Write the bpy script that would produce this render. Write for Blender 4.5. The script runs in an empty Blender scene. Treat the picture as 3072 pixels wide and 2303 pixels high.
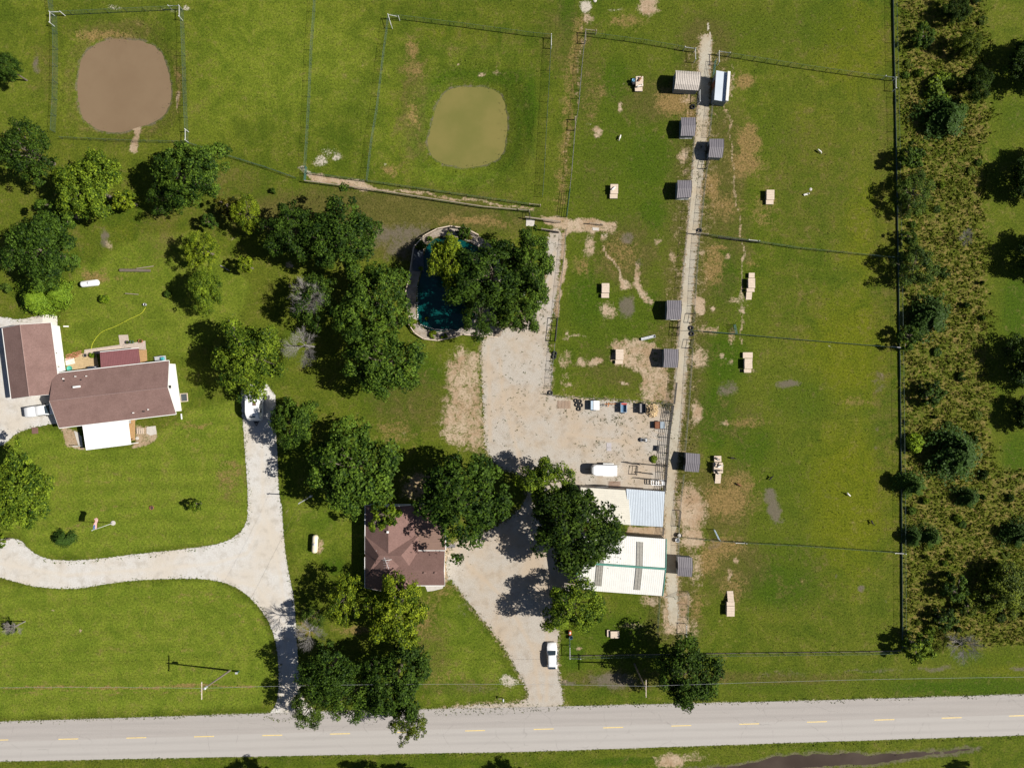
import bpy, math, random
import numpy as np
from mathutils import Vector, Matrix

random.seed(7)
RNG = np.random.default_rng(11)
scn = bpy.context.scene
COL = scn.collection

# ------------------------------------------------------------------ camera, sky, sun, exposure
S, H, CX, CY = 16.7, 127.5, 1536.0, 1151.5      # survey scale: 16.7 survey units per metre, flight height 127.5 m
cam_d = bpy.data.cameras.new("camera")
cam_d.sensor_width = 36.0
cam_d.lens = 36.0 * S * H / 3072.0
cam_d.clip_end = 4000.0
cam = bpy.data.objects.new("camera", cam_d)
cam.location = (0, 0, H)
COL.objects.link(cam)
scn.camera = cam

SUN_EL = math.radians(44.5)
SUN_DIR = Vector((math.cos(SUN_EL), -0.035, math.sin(SUN_EL))).normalized()
world = bpy.data.worlds.new("World")
scn.world = world
world.use_nodes = True
wn = world.node_tree
bg = wn.nodes["Background"]
sky = wn.nodes.new("ShaderNodeTexSky")
sky.sky_type = 'NISHITA'
sky.sun_disc = False
sky.sun_elevation = SUN_EL
sky.sun_rotation = math.radians(92)
sky.air_density = 0.6
sky.dust_density = 0.6
bg.inputs[1].default_value = 0.05
wn.links.new(sky.outputs[0], bg.inputs[0])
sun_d = bpy.data.lights.new("sun", 'SUN')
sun_d.energy = 5.0
sun_d.angle = math.radians(0.5)
sun_d.color = (1.0, 0.955, 0.88)
sun = bpy.data.objects.new("sun", sun_d)
sun.rotation_euler = (-SUN_DIR).to_track_quat('-Z', 'Y').to_euler()
sun.location = (60, 0, 80)
COL.objects.link(sun)
scn.view_settings.view_transform = 'Standard'
scn.view_settings.look = 'None'
scn.view_settings.gamma = 1.0
scn.view_settings.use_curve_mapping = False
scn.view_settings.exposure = 0.42
try:
    scn.cycles.use_denoising = True
    scn.cycles.max_bounces = 6
    scn.cycles.diffuse_bounces = 3
    scn.cycles.transparent_max_bounces = 12
except Exception:
    pass

# ------------------------------------------------------------------ helpers
def G(px, py, z=0.0):
    """place surveyed at (px,py) whose height above ground is z -> world point"""
    k = (H - z) / H / S
    return Vector(((px - CX) * k, (CY - py) * k, z))

def link(o):
    COL.objects.link(o)
    return o

def empty(name, loc=(0, 0, 0), rz=0.0):
    o = bpy.data.objects.new(name, None)
    o.empty_display_size = 0.2
    o.location = loc
    o.rotation_euler = (0, 0, rz)
    return link(o)

def tag(o, label, cat, group=None, kind=None):
    if label: o["label"] = label
    if cat: o["category"] = cat
    if group: o["group"] = group
    if kind: o["kind"] = kind
    return o

def struct(o, label=None):
    o["kind"] = "structure"
    if label: o["label"] = label
    return o

class MB:
    """collects simple shapes into one mesh"""
    def __init__(s):
        s.v = []; s.f = []
    def quad(s, a, b, c, d):
        n = len(s.v); s.v += [tuple(a), tuple(b), tuple(c), tuple(d)]; s.f.append((n, n+1, n+2, n+3)); return s
    def poly(s, pts):
        n = len(s.v); s.v += [tuple(p) for p in pts]; s.f.append(tuple(range(n, n+len(pts)))); return s
    def prism(s, base, top):
        """closed solid between two rings with the same count"""
        n = len(s.v); k = len(base)
        s.v += [tuple(p) for p in base] + [tuple(p) for p in top]
        s.f.append(tuple(range(n+k-1, n-1, -1))); s.f.append(tuple(range(n+k, n+2*k)))
        for i in range(k):
            j = (i+1) % k
            s.f.append((n+i, n+j, n+k+j, n+k+i))
        return s
    def box(s, c, size, rz=0.0, tilt=None):
        x, y, z = size[0]/2, size[1]/2, size[2]/2
        m = Matrix.Rotation(rz, 3, 'Z')
        if tilt is not None: m = m @ tilt
        c = Vector(c)
        p = [c + m @ Vector(q) for q in ((-x,-y,-z),(x,-y,-z),(x,y,-z),(-x,y,-z),(-x,-y,z),(x,-y,z),(x,y,z),(-x,y,z))]
        return s.prism(p[:4], p[4:])
    def bbox(s, c, size, bev, rz=0.0):
        """box with its four upright edges and top edge chamfered"""
        x, y, z = size[0]/2, size[1]/2, size[2]
        def ring(o, zz):
            a, b = x-o, y-o; e = bev
            return [(-a+e,-b),(a-e,-b),(a,-b+e),(a,b-e),(a-e,b),(-a+e,b),(-a,b-e),(-a,-b+e)], zz
        m = Matrix.Rotation(rz, 3, 'Z'); c = Vector(c)
        rings = []
        for o, zz in ((0, 0), (0, z-bev), (bev, z)):
            r, q = ring(o, zz); rings.append([c + m @ Vector((a, b, q)) for a, b in r])
        return s.loft(rings)
    def loft(s, rings, cap=True, close=True):
        n = len(s.v); k = len(rings[0])
        for r in rings: s.v += [tuple(p) for p in r]
        for a in range(len(rings)-1):
            for i in range(k if close else k-1):
                j = (i+1) % k
                s.f.append((n+a*k+i, n+a*k+j, n+(a+1)*k+j, n+(a+1)*k+i))
        if cap:
            s.f.append(tuple(range(n+k-1, n-1, -1)))
            s.f.append(tuple(range(n+(len(rings)-1)*k, n+len(rings)*k)))
        return s
    def tube(s, pts, radii, n=6, cap=True):
        pts = [Vector(p) for p in pts]
        if not hasattr(radii, '__len__'): radii = [radii]*len(pts)
        rings = []
        for i, p in enumerate(pts):
            d = (pts[min(i+1, len(pts)-1)] - pts[max(i-1, 0)])
            d = d.normalized() if d.length > 1e-9 else Vector((0,0,1))
            up = Vector((0,0,1)) if abs(d.z) < 0.9 else Vector((1,0,0))
            u = d.cross(up).normalized(); w = d.cross(u).normalized()
            rings.append([p + (u*math.cos(t)+w*math.sin(t))*radii[i] for t in [2*math.pi*q/n for q in range(n)]])
        return s.loft(rings, cap)
    def lathe(s, c, prof, n=20, axis='Z', rz=0.0):
        c = Vector(c); rings = []
        m = Matrix.Rotation(rz, 3, 'Z')
        for r, h in prof:
            ring = []
            for q in range(n):
                t = 2*math.pi*q/n
                if axis == 'Z': v = Vector((r*math.cos(t), r*math.sin(t), h))
                elif axis == 'X': v = Vector((h, r*math.cos(t), r*math.sin(t)))
                else: v = Vector((r*math.sin(t), h, r*math.cos(t)))
                ring.append(c + m @ v)
            rings.append(ring)
        return s.loft(rings)
    def mesh(s, name):
        me = bpy.data.meshes.new(name)
        me.from_pydata(s.v, [], s.f)
        me.validate(); me.update()
        return me
    def build(s, name, mat, parent=None, smooth=False):
        me = s.mesh(name)
        if smooth:
            me.polygons.foreach_set("use_smooth", [True]*len(me.polygons))
        me.materials.append(mat)
        o = link(bpy.data.objects.new(name, me))
        if parent is not None: o.parent = parent
        return o

def fix_normals(me):
    import bmesh
    b = bmesh.new(); b.from_mesh(me); bmesh.ops.recalc_face_normals(b, faces=b.faces); b.to_mesh(me); b.free()

def child(name, me, parent, loc=(0,0,0), rz=0.0):
    o = bpy.data.objects.new(name, me); o.parent = parent; o.location = loc; o.rotation_euler = (0,0,rz)
    return link(o)

def np_mesh(name, V, F, mat, tint=None, attrs=None, smooth=False):
    V = np.asarray(V, dtype=np.float32); F = np.asarray(F, dtype=np.int32)
    me = bpy.data.meshes.new(name)
    me.vertices.add(len(V)); me.vertices.foreach_set("co", V.ravel())
    k = F.shape[1]
    me.loops.add(F.size); me.loops.foreach_set("vertex_index", F.ravel())
    me.polygons.add(len(F))
    me.polygons.foreach_set("loop_start", np.arange(0, F.size, k, dtype=np.int32))
    try: me.polygons.foreach_set("loop_total", np.full(len(F), k, dtype=np.int32))
    except Exception: pass
    if smooth: me.polygons.foreach_set("use_smooth", np.ones(len(F), dtype=bool))
    me.update(calc_edges=True)
    at = dict(attrs or {})
    if tint is not None: at["tint"] = tint
    for n_, a in at.items():
        q = me.attributes.new(n_, 'FLOAT', 'POINT'); q.data.foreach_set("value", np.asarray(a, dtype=np.float32))
    me.materials.append(mat)
    return me

# ------------------------------------------------------------------ materials (node based)
def new_mat(name):
    m = bpy.data.materials.new(name); m.use_nodes = True
    nt = m.node_tree; b = nt.nodes["Principled BSDF"]
    return m, nt, b

class N:
    """tiny node-graph writer"""
    def __init__(s, nt): s.nt = nt; s._pos = None
    def add(s, t, **kw):
        n = s.nt.nodes.new(t)
        for k, v in kw.items(): setattr(n, k, v)
        return n
    def lk(s, a, b): s.nt.links.new(a, b)
    def pos(s):
        if s._pos is None: s._pos = s.add("ShaderNodeNewGeometry").outputs["Position"]
        return s._pos
    def objpos(s): return s.add("ShaderNodeTexCoord").outputs["Object"]
    def noise(s, scale, detail=4.0, rough=0.6, vec=None, dist=0.0):
        n = s.add("ShaderNodeTexNoise"); n.inputs["Scale"].default_value = scale
        n.inputs["Detail"].default_value = detail; n.inputs["Roughness"].default_value = rough
        n.inputs["Distortion"].default_value = dist
        s.lk(vec if vec is not None else s.pos(), n.inputs["Vector"])
        return n.outputs["Fac"]
    def math(s, op, a, b=None, c=None, clamp=False):
        n = s.add("ShaderNodeMath", operation=op, use_clamp=clamp)
        for i, x in enumerate((a, b, c)):
            if x is None: continue
            if isinstance(x, (int, float)): n.inputs[i].default_value = x
            else: s.lk(x, n.inputs[i])
        return n.outputs[0]
    def ramp(s, fac, lo, hi, a=0.0, b=1.0):
        n = s.add("ShaderNodeMapRange", interpolation_type='SMOOTHSTEP')
        s.lk(fac, n.inputs["Value"])
        n.inputs["From Min"].default_value = lo; n.inputs["From Max"].default_value = hi
        n.inputs["To Min"].default_value = a; n.inputs["To Max"].default_value = b
        return n.outputs["Result"]
    def mix(s, fac, a, b, mode='MIX'):
        n = s.add("ShaderNodeMix", data_type='RGBA', blend_type=mode)
        for i, x in ((0, fac), (6, a), (7, b)):
            if isinstance(x, (int, float)): n.inputs[i].default_value = x
            elif isinstance(x, tuple): n.inputs[i].default_value = (*x, 1.0)
            else: s.lk(x, n.inputs[i])
        return n.outputs[2]
    def attr(s, name): return s.add("ShaderNodeAttribute", attribute_name=name).outputs["Fac"]
    def bump(s, h, strength, dist=0.05):
        n = s.add("ShaderNodeBump"); n.inputs["Strength"].default_value = strength; n.inputs["Distance"].default_value = dist
        s.lk(h, n.inputs["Height"]); return n.outputs["Normal"]

_pm = {}
def pm(name, col, rough=0.7, var=0.2, scale=3.0, metal=0.0, bump=0.0, spec=0.4, fine=25.0):
    """general weathered paint / wood / plastic: base colour with two scales of wear"""
    if name in _pm: return _pm[name]
    m, nt, b = new_mat(name); g = N(nt)
    v = g.pos()
    a = g.noise(scale, 5, 0.65, v); f = g.noise(fine, 2, 0.5, v)
    k = g.math('ADD', g.math('MULTIPLY', a, 0.7), g.math('MULTIPLY', f, 0.3))
    k = g.ramp(k, 0.25, 0.75)
    lo = tuple(max(0, c*(1-var)) for c in col); hi = tuple(min(1, c*(1+var*0.7)) for c in col)
    nt.links.new(g.mix(k, lo, hi), b.inputs["Base Color"])
    b.inputs["Roughness"].default_value = rough; b.inputs["Metallic"].default_value = metal
    b.inputs["Specular IOR Level"].default_value = spec
    if bump: nt.links.new(g.bump(f, bump, 0.02), b.inputs["Normal"])
    _pm[name] = m
    return m

def leaf_mat(name, dark, light, extra=None, transl=0.25):
    m, nt, b = new_mat(name); g = N(nt)
    t = g.attr("tint")
    oi = g.add("ShaderNodeObjectInfo")
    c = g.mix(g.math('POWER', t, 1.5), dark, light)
    if extra: c = g.mix(g.ramp(g.noise(0.5, 2), 0.55, 0.75), c, extra)
    c = g.mix(1.0, c, oi.outputs["Color"], 'MULTIPLY')
    nt.links.new(c, b.inputs["Base Color"])
    b.inputs["Roughness"].default_value = 0.6; b.inputs["Specular IOR Level"].default_value = 0.12
    if transl:
        tr = g.add("ShaderNodeBsdfTranslucent"); nt.links.new(c, tr.inputs["Color"])
        ms = g.add("ShaderNodeMixShader"); ms.inputs[0].default_value = transl
        out = nt.nodes["Material Output"]
        nt.links.new(b.outputs[0], ms.inputs[1]); nt.links.new(tr.outputs[0], ms.inputs[2]); nt.links.new(ms.outputs[0], out.inputs[0])
    return m

# ------------------------------------------------------------------ planar masks
def poly_sdf(pts, X, Y):
    """signed distance (positive inside), same units as pts"""
    P = np.asarray(pts, float); Q = np.roll(P, -1, 0)
    d = np.full(X.shape, 1e9); inside = np.zeros(X.shape, bool)
    for (x0, y0), (x1, y1) in zip(P, Q):
        dx, dy = x1-x0, y1-y0; L = dx*dx+dy*dy+1e-12
        t = np.clip(((X-x0)*dx+(Y-y0)*dy)/L, 0, 1)
        d = np.minimum(d, np.hypot(X-(x0+t*dx), Y-(y0+t*dy)))
        c = ((y0 > Y) != (y1 > Y)) & (X < (x1-x0)*(Y-y0)/(y1-y0+1e-12)+x0)
        inside ^= c
    return np.where(inside, d, -d)

def line_dist(pts, X, Y):
    d = np.full(X.shape, 1e9)
    for (x0, y0), (x1, y1) in zip(pts[:-1], pts[1:]):
        dx, dy = x1-x0, y1-y0; L = dx*dx+dy*dy+1e-12
        t = np.clip(((X-x0)*dx+(Y-y0)*dy)/L, 0, 1)
        d = np.minimum(d, np.hypot(X-(x0+t*dx), Y-(y0+t*dy)))
    return d

def smooth_poly(pts, it=2, closed=True):
    P = [tuple(map(float, p)) for p in pts]
    for _ in range(it):
        Q = []; n = len(P)
        rng_ = range(n) if closed else range(n-1)
        if not closed: Q.append(P[0])
        for i in rng_:
            a, b = P[i], P[(i+1) % n]
            Q += [(a[0]*.75+b[0]*.25, a[1]*.75+b[1]*.25), (a[0]*.25+b[0]*.75, a[1]*.25+b[1]*.75)]
        if not closed: Q.append(P[-1])
        P = Q
    return P

def off(pts, ox, oy, k): return [(ox+x/k, oy+y/k) for x, y in pts]
# ------------------------------------------------------------------ outlines surveyed from above
TK = 2.7637
POND1 = smooth_poly(off([(905,320),(1050,325),(1160,335),(1260,370),(1325,440),(1360,530),(1390,640),(1402,730),(1390,840),(1350,930),(1290,985),(1200,1020),(1120,1035),(1040,1065),(960,1082),(870,1075),(790,1050),(730,1015),(670,955),(645,870),(635,760),(632,640),(645,560),(665,480),(700,430),(770,370),(840,335)], 0, 0, TK), 1)
POND2 = smooth_poly(off([(1560,715),(1700,708),(1850,722),(1935,770),(1965,850),(1985,950),(1985,1060),(1970,1180),(1940,1270),(1870,1325),(1760,1350),(1650,1375),(1560,1352),(1440,1325),(1370,1270),(1335,1190),(1345,1110),(1380,1000),(1400,900),(1440,810),(1490,750)], 800, 0, TK), 1)
K3 = 4.422
POND3 = smooth_poly(off([(560,235),(730,225),(860,250),(1000,300),(1150,380),(1300,520),(1330,700),(1250,900),(1150,1100),(1050,1300),(900,1430),(720,1465),(560,1470),(430,1440),(340,1370),(310,1250),(318,1100),(320,950),(330,850),(380,700),(400,500),(420,380),(480,300)], 1180, 660, K3), 1)
APRON = off([(765,95),(590,130),(420,220),(280,370),(250,560),(215,800),(175,960),(175,1150),(210,1350),(290,1500),(410,1580),(590,1600),(800,1560),(920,1520),(1120,1540),(1400,1560),(1440,1460),(1330,1150),(1450,800),(1400,450),(1250,290),(1130,210),(965,125)], 1180, 660, K3)
DITCH = off([(-900,1690),(-300,1650),(0,1615),(120,1560),(400,1548),(850,1533),(900,1550),(1500,1520),(1850,1495),(1620,1540),(1300,1580),(1000,1630),(500,1660),(0,1700),(-500,1740)], 2272, 1703, TK)
ROAD_N = [(-4000,2245),(0,2163),(500,2148),(981,2132),(1285,2126),(1600,2119),(2000,2110),(2400,2101),(3072,2081),(7000,1980)]
ROAD_S = [(7000,2100),(3072,2204),(2400,2226),(1600,2253),(800,2267),(0,2283),(-4000,2368)]
DRIVE_LOOP = smooth_poly([(-160,1640),(-40,1616),(20,1613),(60,1617),(82,1642),(112,1665),(150,1678),(215,1681),(300,1675),(400,1662),(500,1652),(600,1640),(670,1628),(712,1605),(737,1575),(744,1540),(742,1450),(736,1370),(730,1290),(725,1230),(722,1150),(826,1150),(828,1290),(832,1350),(836,1480),(846,1520),(850,1600),(862,1700),(880,1780),(885,1830),(890,1900),(895,2000),(905,2090),(940,2128),(990,2150),(780,2160),(822,2128),(836,2080),(836,2000),(830,1940),(818,1890),(795,1845),(760,1800),(715,1765),(670,1745),(610,1735),(520,1735),(400,1740),(310,1752),(240,1765),(160,1765),(90,1757),(40,1742),(-40,1722),(-160,1740)], 1)
DRIVE_HOUSE = smooth_poly([(-160,930),(5,950),(60,960),(120,945),(172,942),(172,1000),(170,1150),(178,1270),(150,1272),(110,1280),(70,1290),(42,1305),(22,1325),(0,1340),(-160,1360)], 1)
YARD = smooth_poly([(1690,2122),(1688,2085),(1677,2030),(1673,1960),(1676,1890),(1690,1800),(1725,1760),(1728,1600),(1750,1468),(1985,1486),(1998,1400),(2006,1300),(2015,1216),(1860,1203),(1690,1192),(1650,1188),(1656,1130),(1655,1080),(1640,1020),(1655,960),(1672,870),(1680,780),(1688,690),(1655,685),(1640,740),(1648,800),(1625,880),(1580,940),(1545,965),(1495,1000),(1450,1012),(1441,1060),(1445,1120),(1450,1200),(1452,1300),(1455,1345),(1490,1400),(1560,1420),(1590,1500),(1500,1580),(1400,1610),(1340,1640),(1338,1735),(1358,1742),(1400,1800),(1440,1850),(1490,1910),(1530,1970),(1560,2030),(1578,2060),(1586,2095),(1550,2108),(1430,2112),(1350,2122),(1290,2135),(1500,2132)], 1)
AISLE = [(2118,120),(2114,200),(2110,320),(2100,450),(2088,560),(2078,700),(2068,800),(2060,900),(2052,1000),(2044,1100),(2036,1200),(2024,1300),(2014,1400),(2008,1500),(2012,1600),(2014,1680),(2016,1770),(2022,1860)]

# ------------------------------------------------------------------ ground: one sheet, finely divided where the place is seen
STEP = 6.0
gx = np.concatenate([[-60000,-20000,-8000,-3000,-1200,-500], np.arange(-180, 3260, STEP), [3600,4300,6000,11000,23000,62000]])
gy = np.concatenate([[-60000,-20000,-8000,-3000,-1200,-500], np.arange(-180, 2500, STEP), [2800,3500,5200,10000,22000,62000]])
X, Y = np.meshgrid(gx, gy)
def vnoise(scale, seed, oct=3):
    """value noise on the survey grid, 0..1"""
    r = np.random.default_rng(seed); out = np.zeros(X.shape); amp = 1.0; tot = 0.0
    for o in range(oct):
        T = r.random((256, 256)); u = X/scale*(2**o); v = Y/scale*(2**o)
        i = np.floor(u).astype(int); j = np.floor(v).astype(int); fu = u-i; fv = v-j
        fu = fu*fu*(3-2*fu); fv = fv*fv*(3-2*fv)
        a = T[i % 256, j % 256]; b = T[(i+1) % 256, j % 256]; c = T[i % 256, (j+1) % 256]; d = T[(i+1) % 256, (j+1) % 256]
        out += amp*((a*(1-fu)+b*fu)*(1-fv)+(c*(1-fu)+d*fu)*fv); tot += amp; amp *= 0.5
    return out/tot
WN1, WN2 = vnoise(40, 3), vnoise(40, 4)
XW, YW = X+(WN1-.5)*26, Y+(WN2-.5)*26          # slightly wandering edges for worn patches
M = {k: np.zeros(X.shape) for k in ("dirt", "dry", "mud", "lush", "pale", "yel", "lawn", "dull", "stripe")}
def put(ch, m): M[ch] = np.maximum(M[ch], m)
def blob(ch, cx, cy, rx, ry, a=1.0, rot=0.0):
    c, s = math.cos(rot), math.sin(rot)
    u = ((XW-cx)*c+(YW-cy)*s)/rx; v = (-(XW-cx)*s+(YW-cy)*c)/ry
    r = np.sqrt(u*u+v*v); put(ch, a*np.clip(1.55-r*1.05, 0, 1))
def stroke(ch, pts, w, a=1.0):
    put(ch, a*np.clip(1.5-line_dist(pts, XW, YW)/w, 0, 1))
def area(ch, pts, a=1.0, f=14.0):
    put(ch, a*np.clip(poly_sdf(pts, XW, YW)/f+0.6, 0, 1))

# worn earth
area("dirt", [(1365,1040),(1445,1050),(1455,1350),(1390,1345),(1330,1320),(1315,1265),(1345,1180),(1335,1110)], .8, 45); blob("dirt",1400,1090,40,40,.7); blob("dirt",1395,1290,60,50,.75)
stroke("dirt", [(406,375),(404,420),(398,455)], 13, .95)
area("dirt", [(922,522),(1100,548),(1130,563),(1108,573),(925,546)], 1.0, 8)
stroke("dirt", [(1120,566),(1300,587),(1450,606),(1600,628)], 5, .8)
stroke("pale", [(905,505),(925,525)], 12, .7)
for b_ in [("pale",960,482,26,20,.75),("pale",1010,466,20,14,.7),("pale",985,450,34,18,.5),("pale",1755,18,20,20,.95),("dirt",1762,52,24,26,.6),("dirt",1943,18,32,30,.95),("pale",1848,28,26,8,.55),("dry",1880,62,60,14,.6),
    ("dirt",1375,198,7,9,.9),("dirt",1447,217,11,8,.9),("dirt",1492,212,12,8,.6),("dry",1235,150,22,45,.7),("dry",1235,210,40,24,.6),("dry",1240,340,30,50,.5),("pale",1160,490,10,8,.6),("dry",1170,510,30,24,.6),
    ("dry",2022,305,52,40,1.0),("dirt",2060,300,20,24,.6),("dry",2075,345,18,22,.8),("dry",2235,240,34,22,.95),("dirt",2195,245,8,60,.6),("dry",2245,425,34,50,1.0),("dry",2235,490,46,40,.9),("dry",2135,560,30,46,.9),("dry",2170,620,60,40,.6),("dry",2290,630,40,60,.5),
    ("dirt",1790,392,15,18,.9),("pale",1768,372,20,6,.5),("dirt",1866,318,7,15,.9),("dirt",1873,252,5,6,.8),("dry",1780,300,40,90,.35),
    ("dirt",2048,470,14,30,.8),("dirt",2060,520,18,30,.5),("dirt",2085,600,14,20,.8),
    ("dirt",1765,735,17,34,.85),("dirt",1880,856,17,13,1.0),("mud",1886,718,24,20,.75),("mud",1912,792,14,22,.6),("mud",1884,922,25,38,1.0),("dirt",1826,928,26,26,.85),("dirt",1838,930,8,20,.7),
    ("dirt",1812,715,18,10,.7),("dirt",1830,690,26,14,.8),("pale",1815,708,20,8,.5),("dry",1740,800,24,30,.6),("dirt",1972,720,8,12,.7),("dry",1860,760,60,60,.5),("dirt",2020,780,14,18,.6),
    ("dirt",1748,1085,18,18,.8),("dirt",1784,1088,20,13,.95),("dirt",1700,1078,20,34,.55),("dirt",1704,1000,7,9,.8),("dirt",1730,1012,50,6,.6),("dirt",1710,1150,10,8,.8),("dirt",1875,1148,14,6,.9),("dirt",1700,1140,14,30,.4),
    ("dirt",2142,918,8,6,.9),("dirt",2215,900,34,15,.6),("dirt",2222,935,11,13,.85),("dirt",2125,988,36,15,.75),("dirt",2195,1008,13,30,.6),("dirt",2098,1078,25,42,.75),("dirt",2170,1068,10,8,.6),("dirt",2192,1082,9,14,.6),
    ("dry",2140,800,34,60,.8),("dry",2150,745,44,9,.8),("dirt",2186,767,8,10,.9),("dry",2258,790,20,9,.7),("dirt",2104,760,12,12,.7),("dirt",2240,1110,28,12,.5),
    ("mud",2362,1152,36,13,1.0),("mud",2186,1165,30,24,.75),("dirt",2092,1238,19,38,1.0),("dry",2240,1265,60,16,.6),("dirt",2180,1270,20,10,.6),
    ("mud",2312,1488,24,26,1.0),("mud",2322,1530,20,38,1.0),("mud",2345,1560,16,10,.7),("dry",2185,1500,80,60,.85),("dry",2215,1450,60,36,.7),("dirt",2072,1530,44,75,1.1),("dirt",2075,1615,36,36,.95),("dirt",2085,1700,26,60,.6),("dry",2155,1640,70,28,.8),("dry",2120,1680,36,44,.8),("dirt",2205,1682,11,10,.85),("dirt",2188,1722,10,18,.8),("dry",2190,1760,50,50,.5),("mud",2140,1632,40,20,.5),
    ("dirt",1952,1802,30,22,.75),("dirt",1733,1942,10,8,1.0),("dirt",1900,1880,50,14,.5),("dirt",2080,1890,16,40,.6),("dry",2090,1830,24,50,.6),
    ("dirt",2010,2282,50,26,.95),("dirt",2075,2272,50,18,.6),("dirt",1700,2050,6,16,.5),
    ("mud",1835,2040,80,26,.85),("mud",1700,2045,40,8,.8),("mud",2620,2012,120,10,.55),("mud",2810,2007,60,9,.75),("mud",2350,2020,110,12,.4),("mud",3060,2008,30,6,.7),("mud",1430,2062,90,12,.45),("pale",1530,2040,34,20,.75),("dry",1330,2040,60,30,.4),
    ("mud",110,195,14,32,.7),("mud",312,715,15,30,.85),("dirt",325,735,10,16,.7),("dry",280,830,40,22,.8),("dry",255,260,26,70,.5),("dry",310,105,90,22,.7),("dry",530,260,10,80,.6),("dirt",528,300,4,40,.8),("dry",350,385,110,12,.45),("pale",345,22,26,10,.6),("pale",510,30,60,6,.5),("pale",562,30,12,10,.8),
    ("mud",1190,705,120,40,.75),("mud",1215,740,70,50,.7),("dry",1400,660,90,16,.8),("dry",1480,668,60,12,.6),("mud",1310,1000,60,16,.6),
    ("dry",575,1276,70,10,.6),("dry",590,1310,30,60,.3),("dry",690,1420,40,50,.5),("dry",360,830,20,10,.6),("dry",170,1445,40,12,.4),
    ("dirt",700,722,12,6,.6),("dirt",870,800,18,14,.8),("dirt",1210,1300,14,8,.6),("dirt",865,1535,8,10,.4),("dirt",955,1635,12,28,.8),("mud",850,1660,10,14,.3),
    ("dirt",1280,1460,80,50,.8),("dry",1185,1290,60,40,.5),("dry",1270,1850,60,60,.5),("dry",1070,1890,60,14,.7),("dry",920,1880,30,60,.5),("mud",1400,1830,30,30,.4),
    ("dry",1325,1770,50,30,.5),("dirt",243,1883,6,6,.9),("dirt",157,1826,7,5,.8),("dirt",540,1608,6,5,.7),
    ("mud",2514,1727,5,6,.7),("mud",2588,1763,12,10,.95),("mud",2655,1803,8,6,.6),("mud",2635,1290,8,12,.5),("pale",2495,1035,7,18,.5),("mud",2630,1350,10,10,.5),("dry",2570,1205,60,14,.5),("mud",2640,1145,24,40,.5),
    ]: blob(*b_)
stroke("dry", [(1742,60),(1722,200),(1700,330),(1692,460),(1680,600)], 20, .55)
stroke("dirt", [(1748,80),(1735,240),(1722,370)], 5, .5)
stroke("dirt", [(1700,400),(1690,600)], 8, .35)
stroke("pale", [(2128,70),(2124,160)], 4, .9)
stroke("dirt", [(2192,240),(2182,330),(2192,400),(2196,480),(2206,560),(2215,640),(2226,720),(2231,850),(2222,950),(2222,1030)], 3.6, .72)
area("dirt", [(1620,645),(1700,655),(1780,655),(1850,672),(1845,695),(1760,692),(1700,690),(1640,676)], .95, 10)
stroke("dirt", [(1698,690),(1690,780),(1680,860),(1672,950)], 8, 1.0)
stroke("dirt", [(1803,742),(1845,795),(1866,835),(1880,856)], 4, .95)
stroke("dirt", [(1908,800),(1908,850),(1925,885),(1952,905)], 9, .85)
area("dirt", [(1830,1022),(1890,1012),(1960,1025),(1990,1040),(2000,1110),(2016,1205),(1925,1205),(1925,1130),(1880,1105),(1835,1085)], .8, 18)
area("dirt", [(2078,892),(2119,896),(2117,940),(2080,938)], 1.0, 8)
area("dirt", [(1985,1780),(2062,1775),(2066,1900),(1990,1905)], .8, 16)
area("dirt", [(184,1284),(232,1296),(256,1346),(206,1336)], .95, 8)
area("dirt", [(400,1275),(470,1270),(478,1310),(430,1335),(395,1338)], .85, 9)
area("dirt", [(1325,1638),(1350,1636),(1352,1740),(1330,1748)], .9, 8)
stroke("pale", [(1150,1000),(1160,1075),(1145,1100)], 3, .0)
# mown verge bands, mower lines
for (p, w, a) in [([(0,2063),(400,2060),(760,2058)], 4, .8), ([(0,2080),(400,2075),(700,2078)], 3, .5), ([(300,1530),(400,1520)], 3, .5), ([(200,1580),(300,1576)], 3, .45), ([(260,1455),(460,1430)], 3, .4), ([(540,1785),(690,1790),(800,1880)], 4, .4), ([(500,1800),(660,1810),(760,1890)], 4, .35), ([(0,1960),(300,1950),(700,1955)], 5, .3)]:
    stroke("dry", p, w, a)
for (p, w, a) in [([(0,2045),(400,2042),(800,2035)], 10, .5), ([(0,2110),(500,2100),(800,2095)], 12, .5), ([(150,1500),(700,1470)], 16, .35), ([(0,1900),(760,1900)], 22, .3), ([(150,1560),(720,1530)], 14, .3)]:
    stroke("lush", p, w, a)
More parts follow.
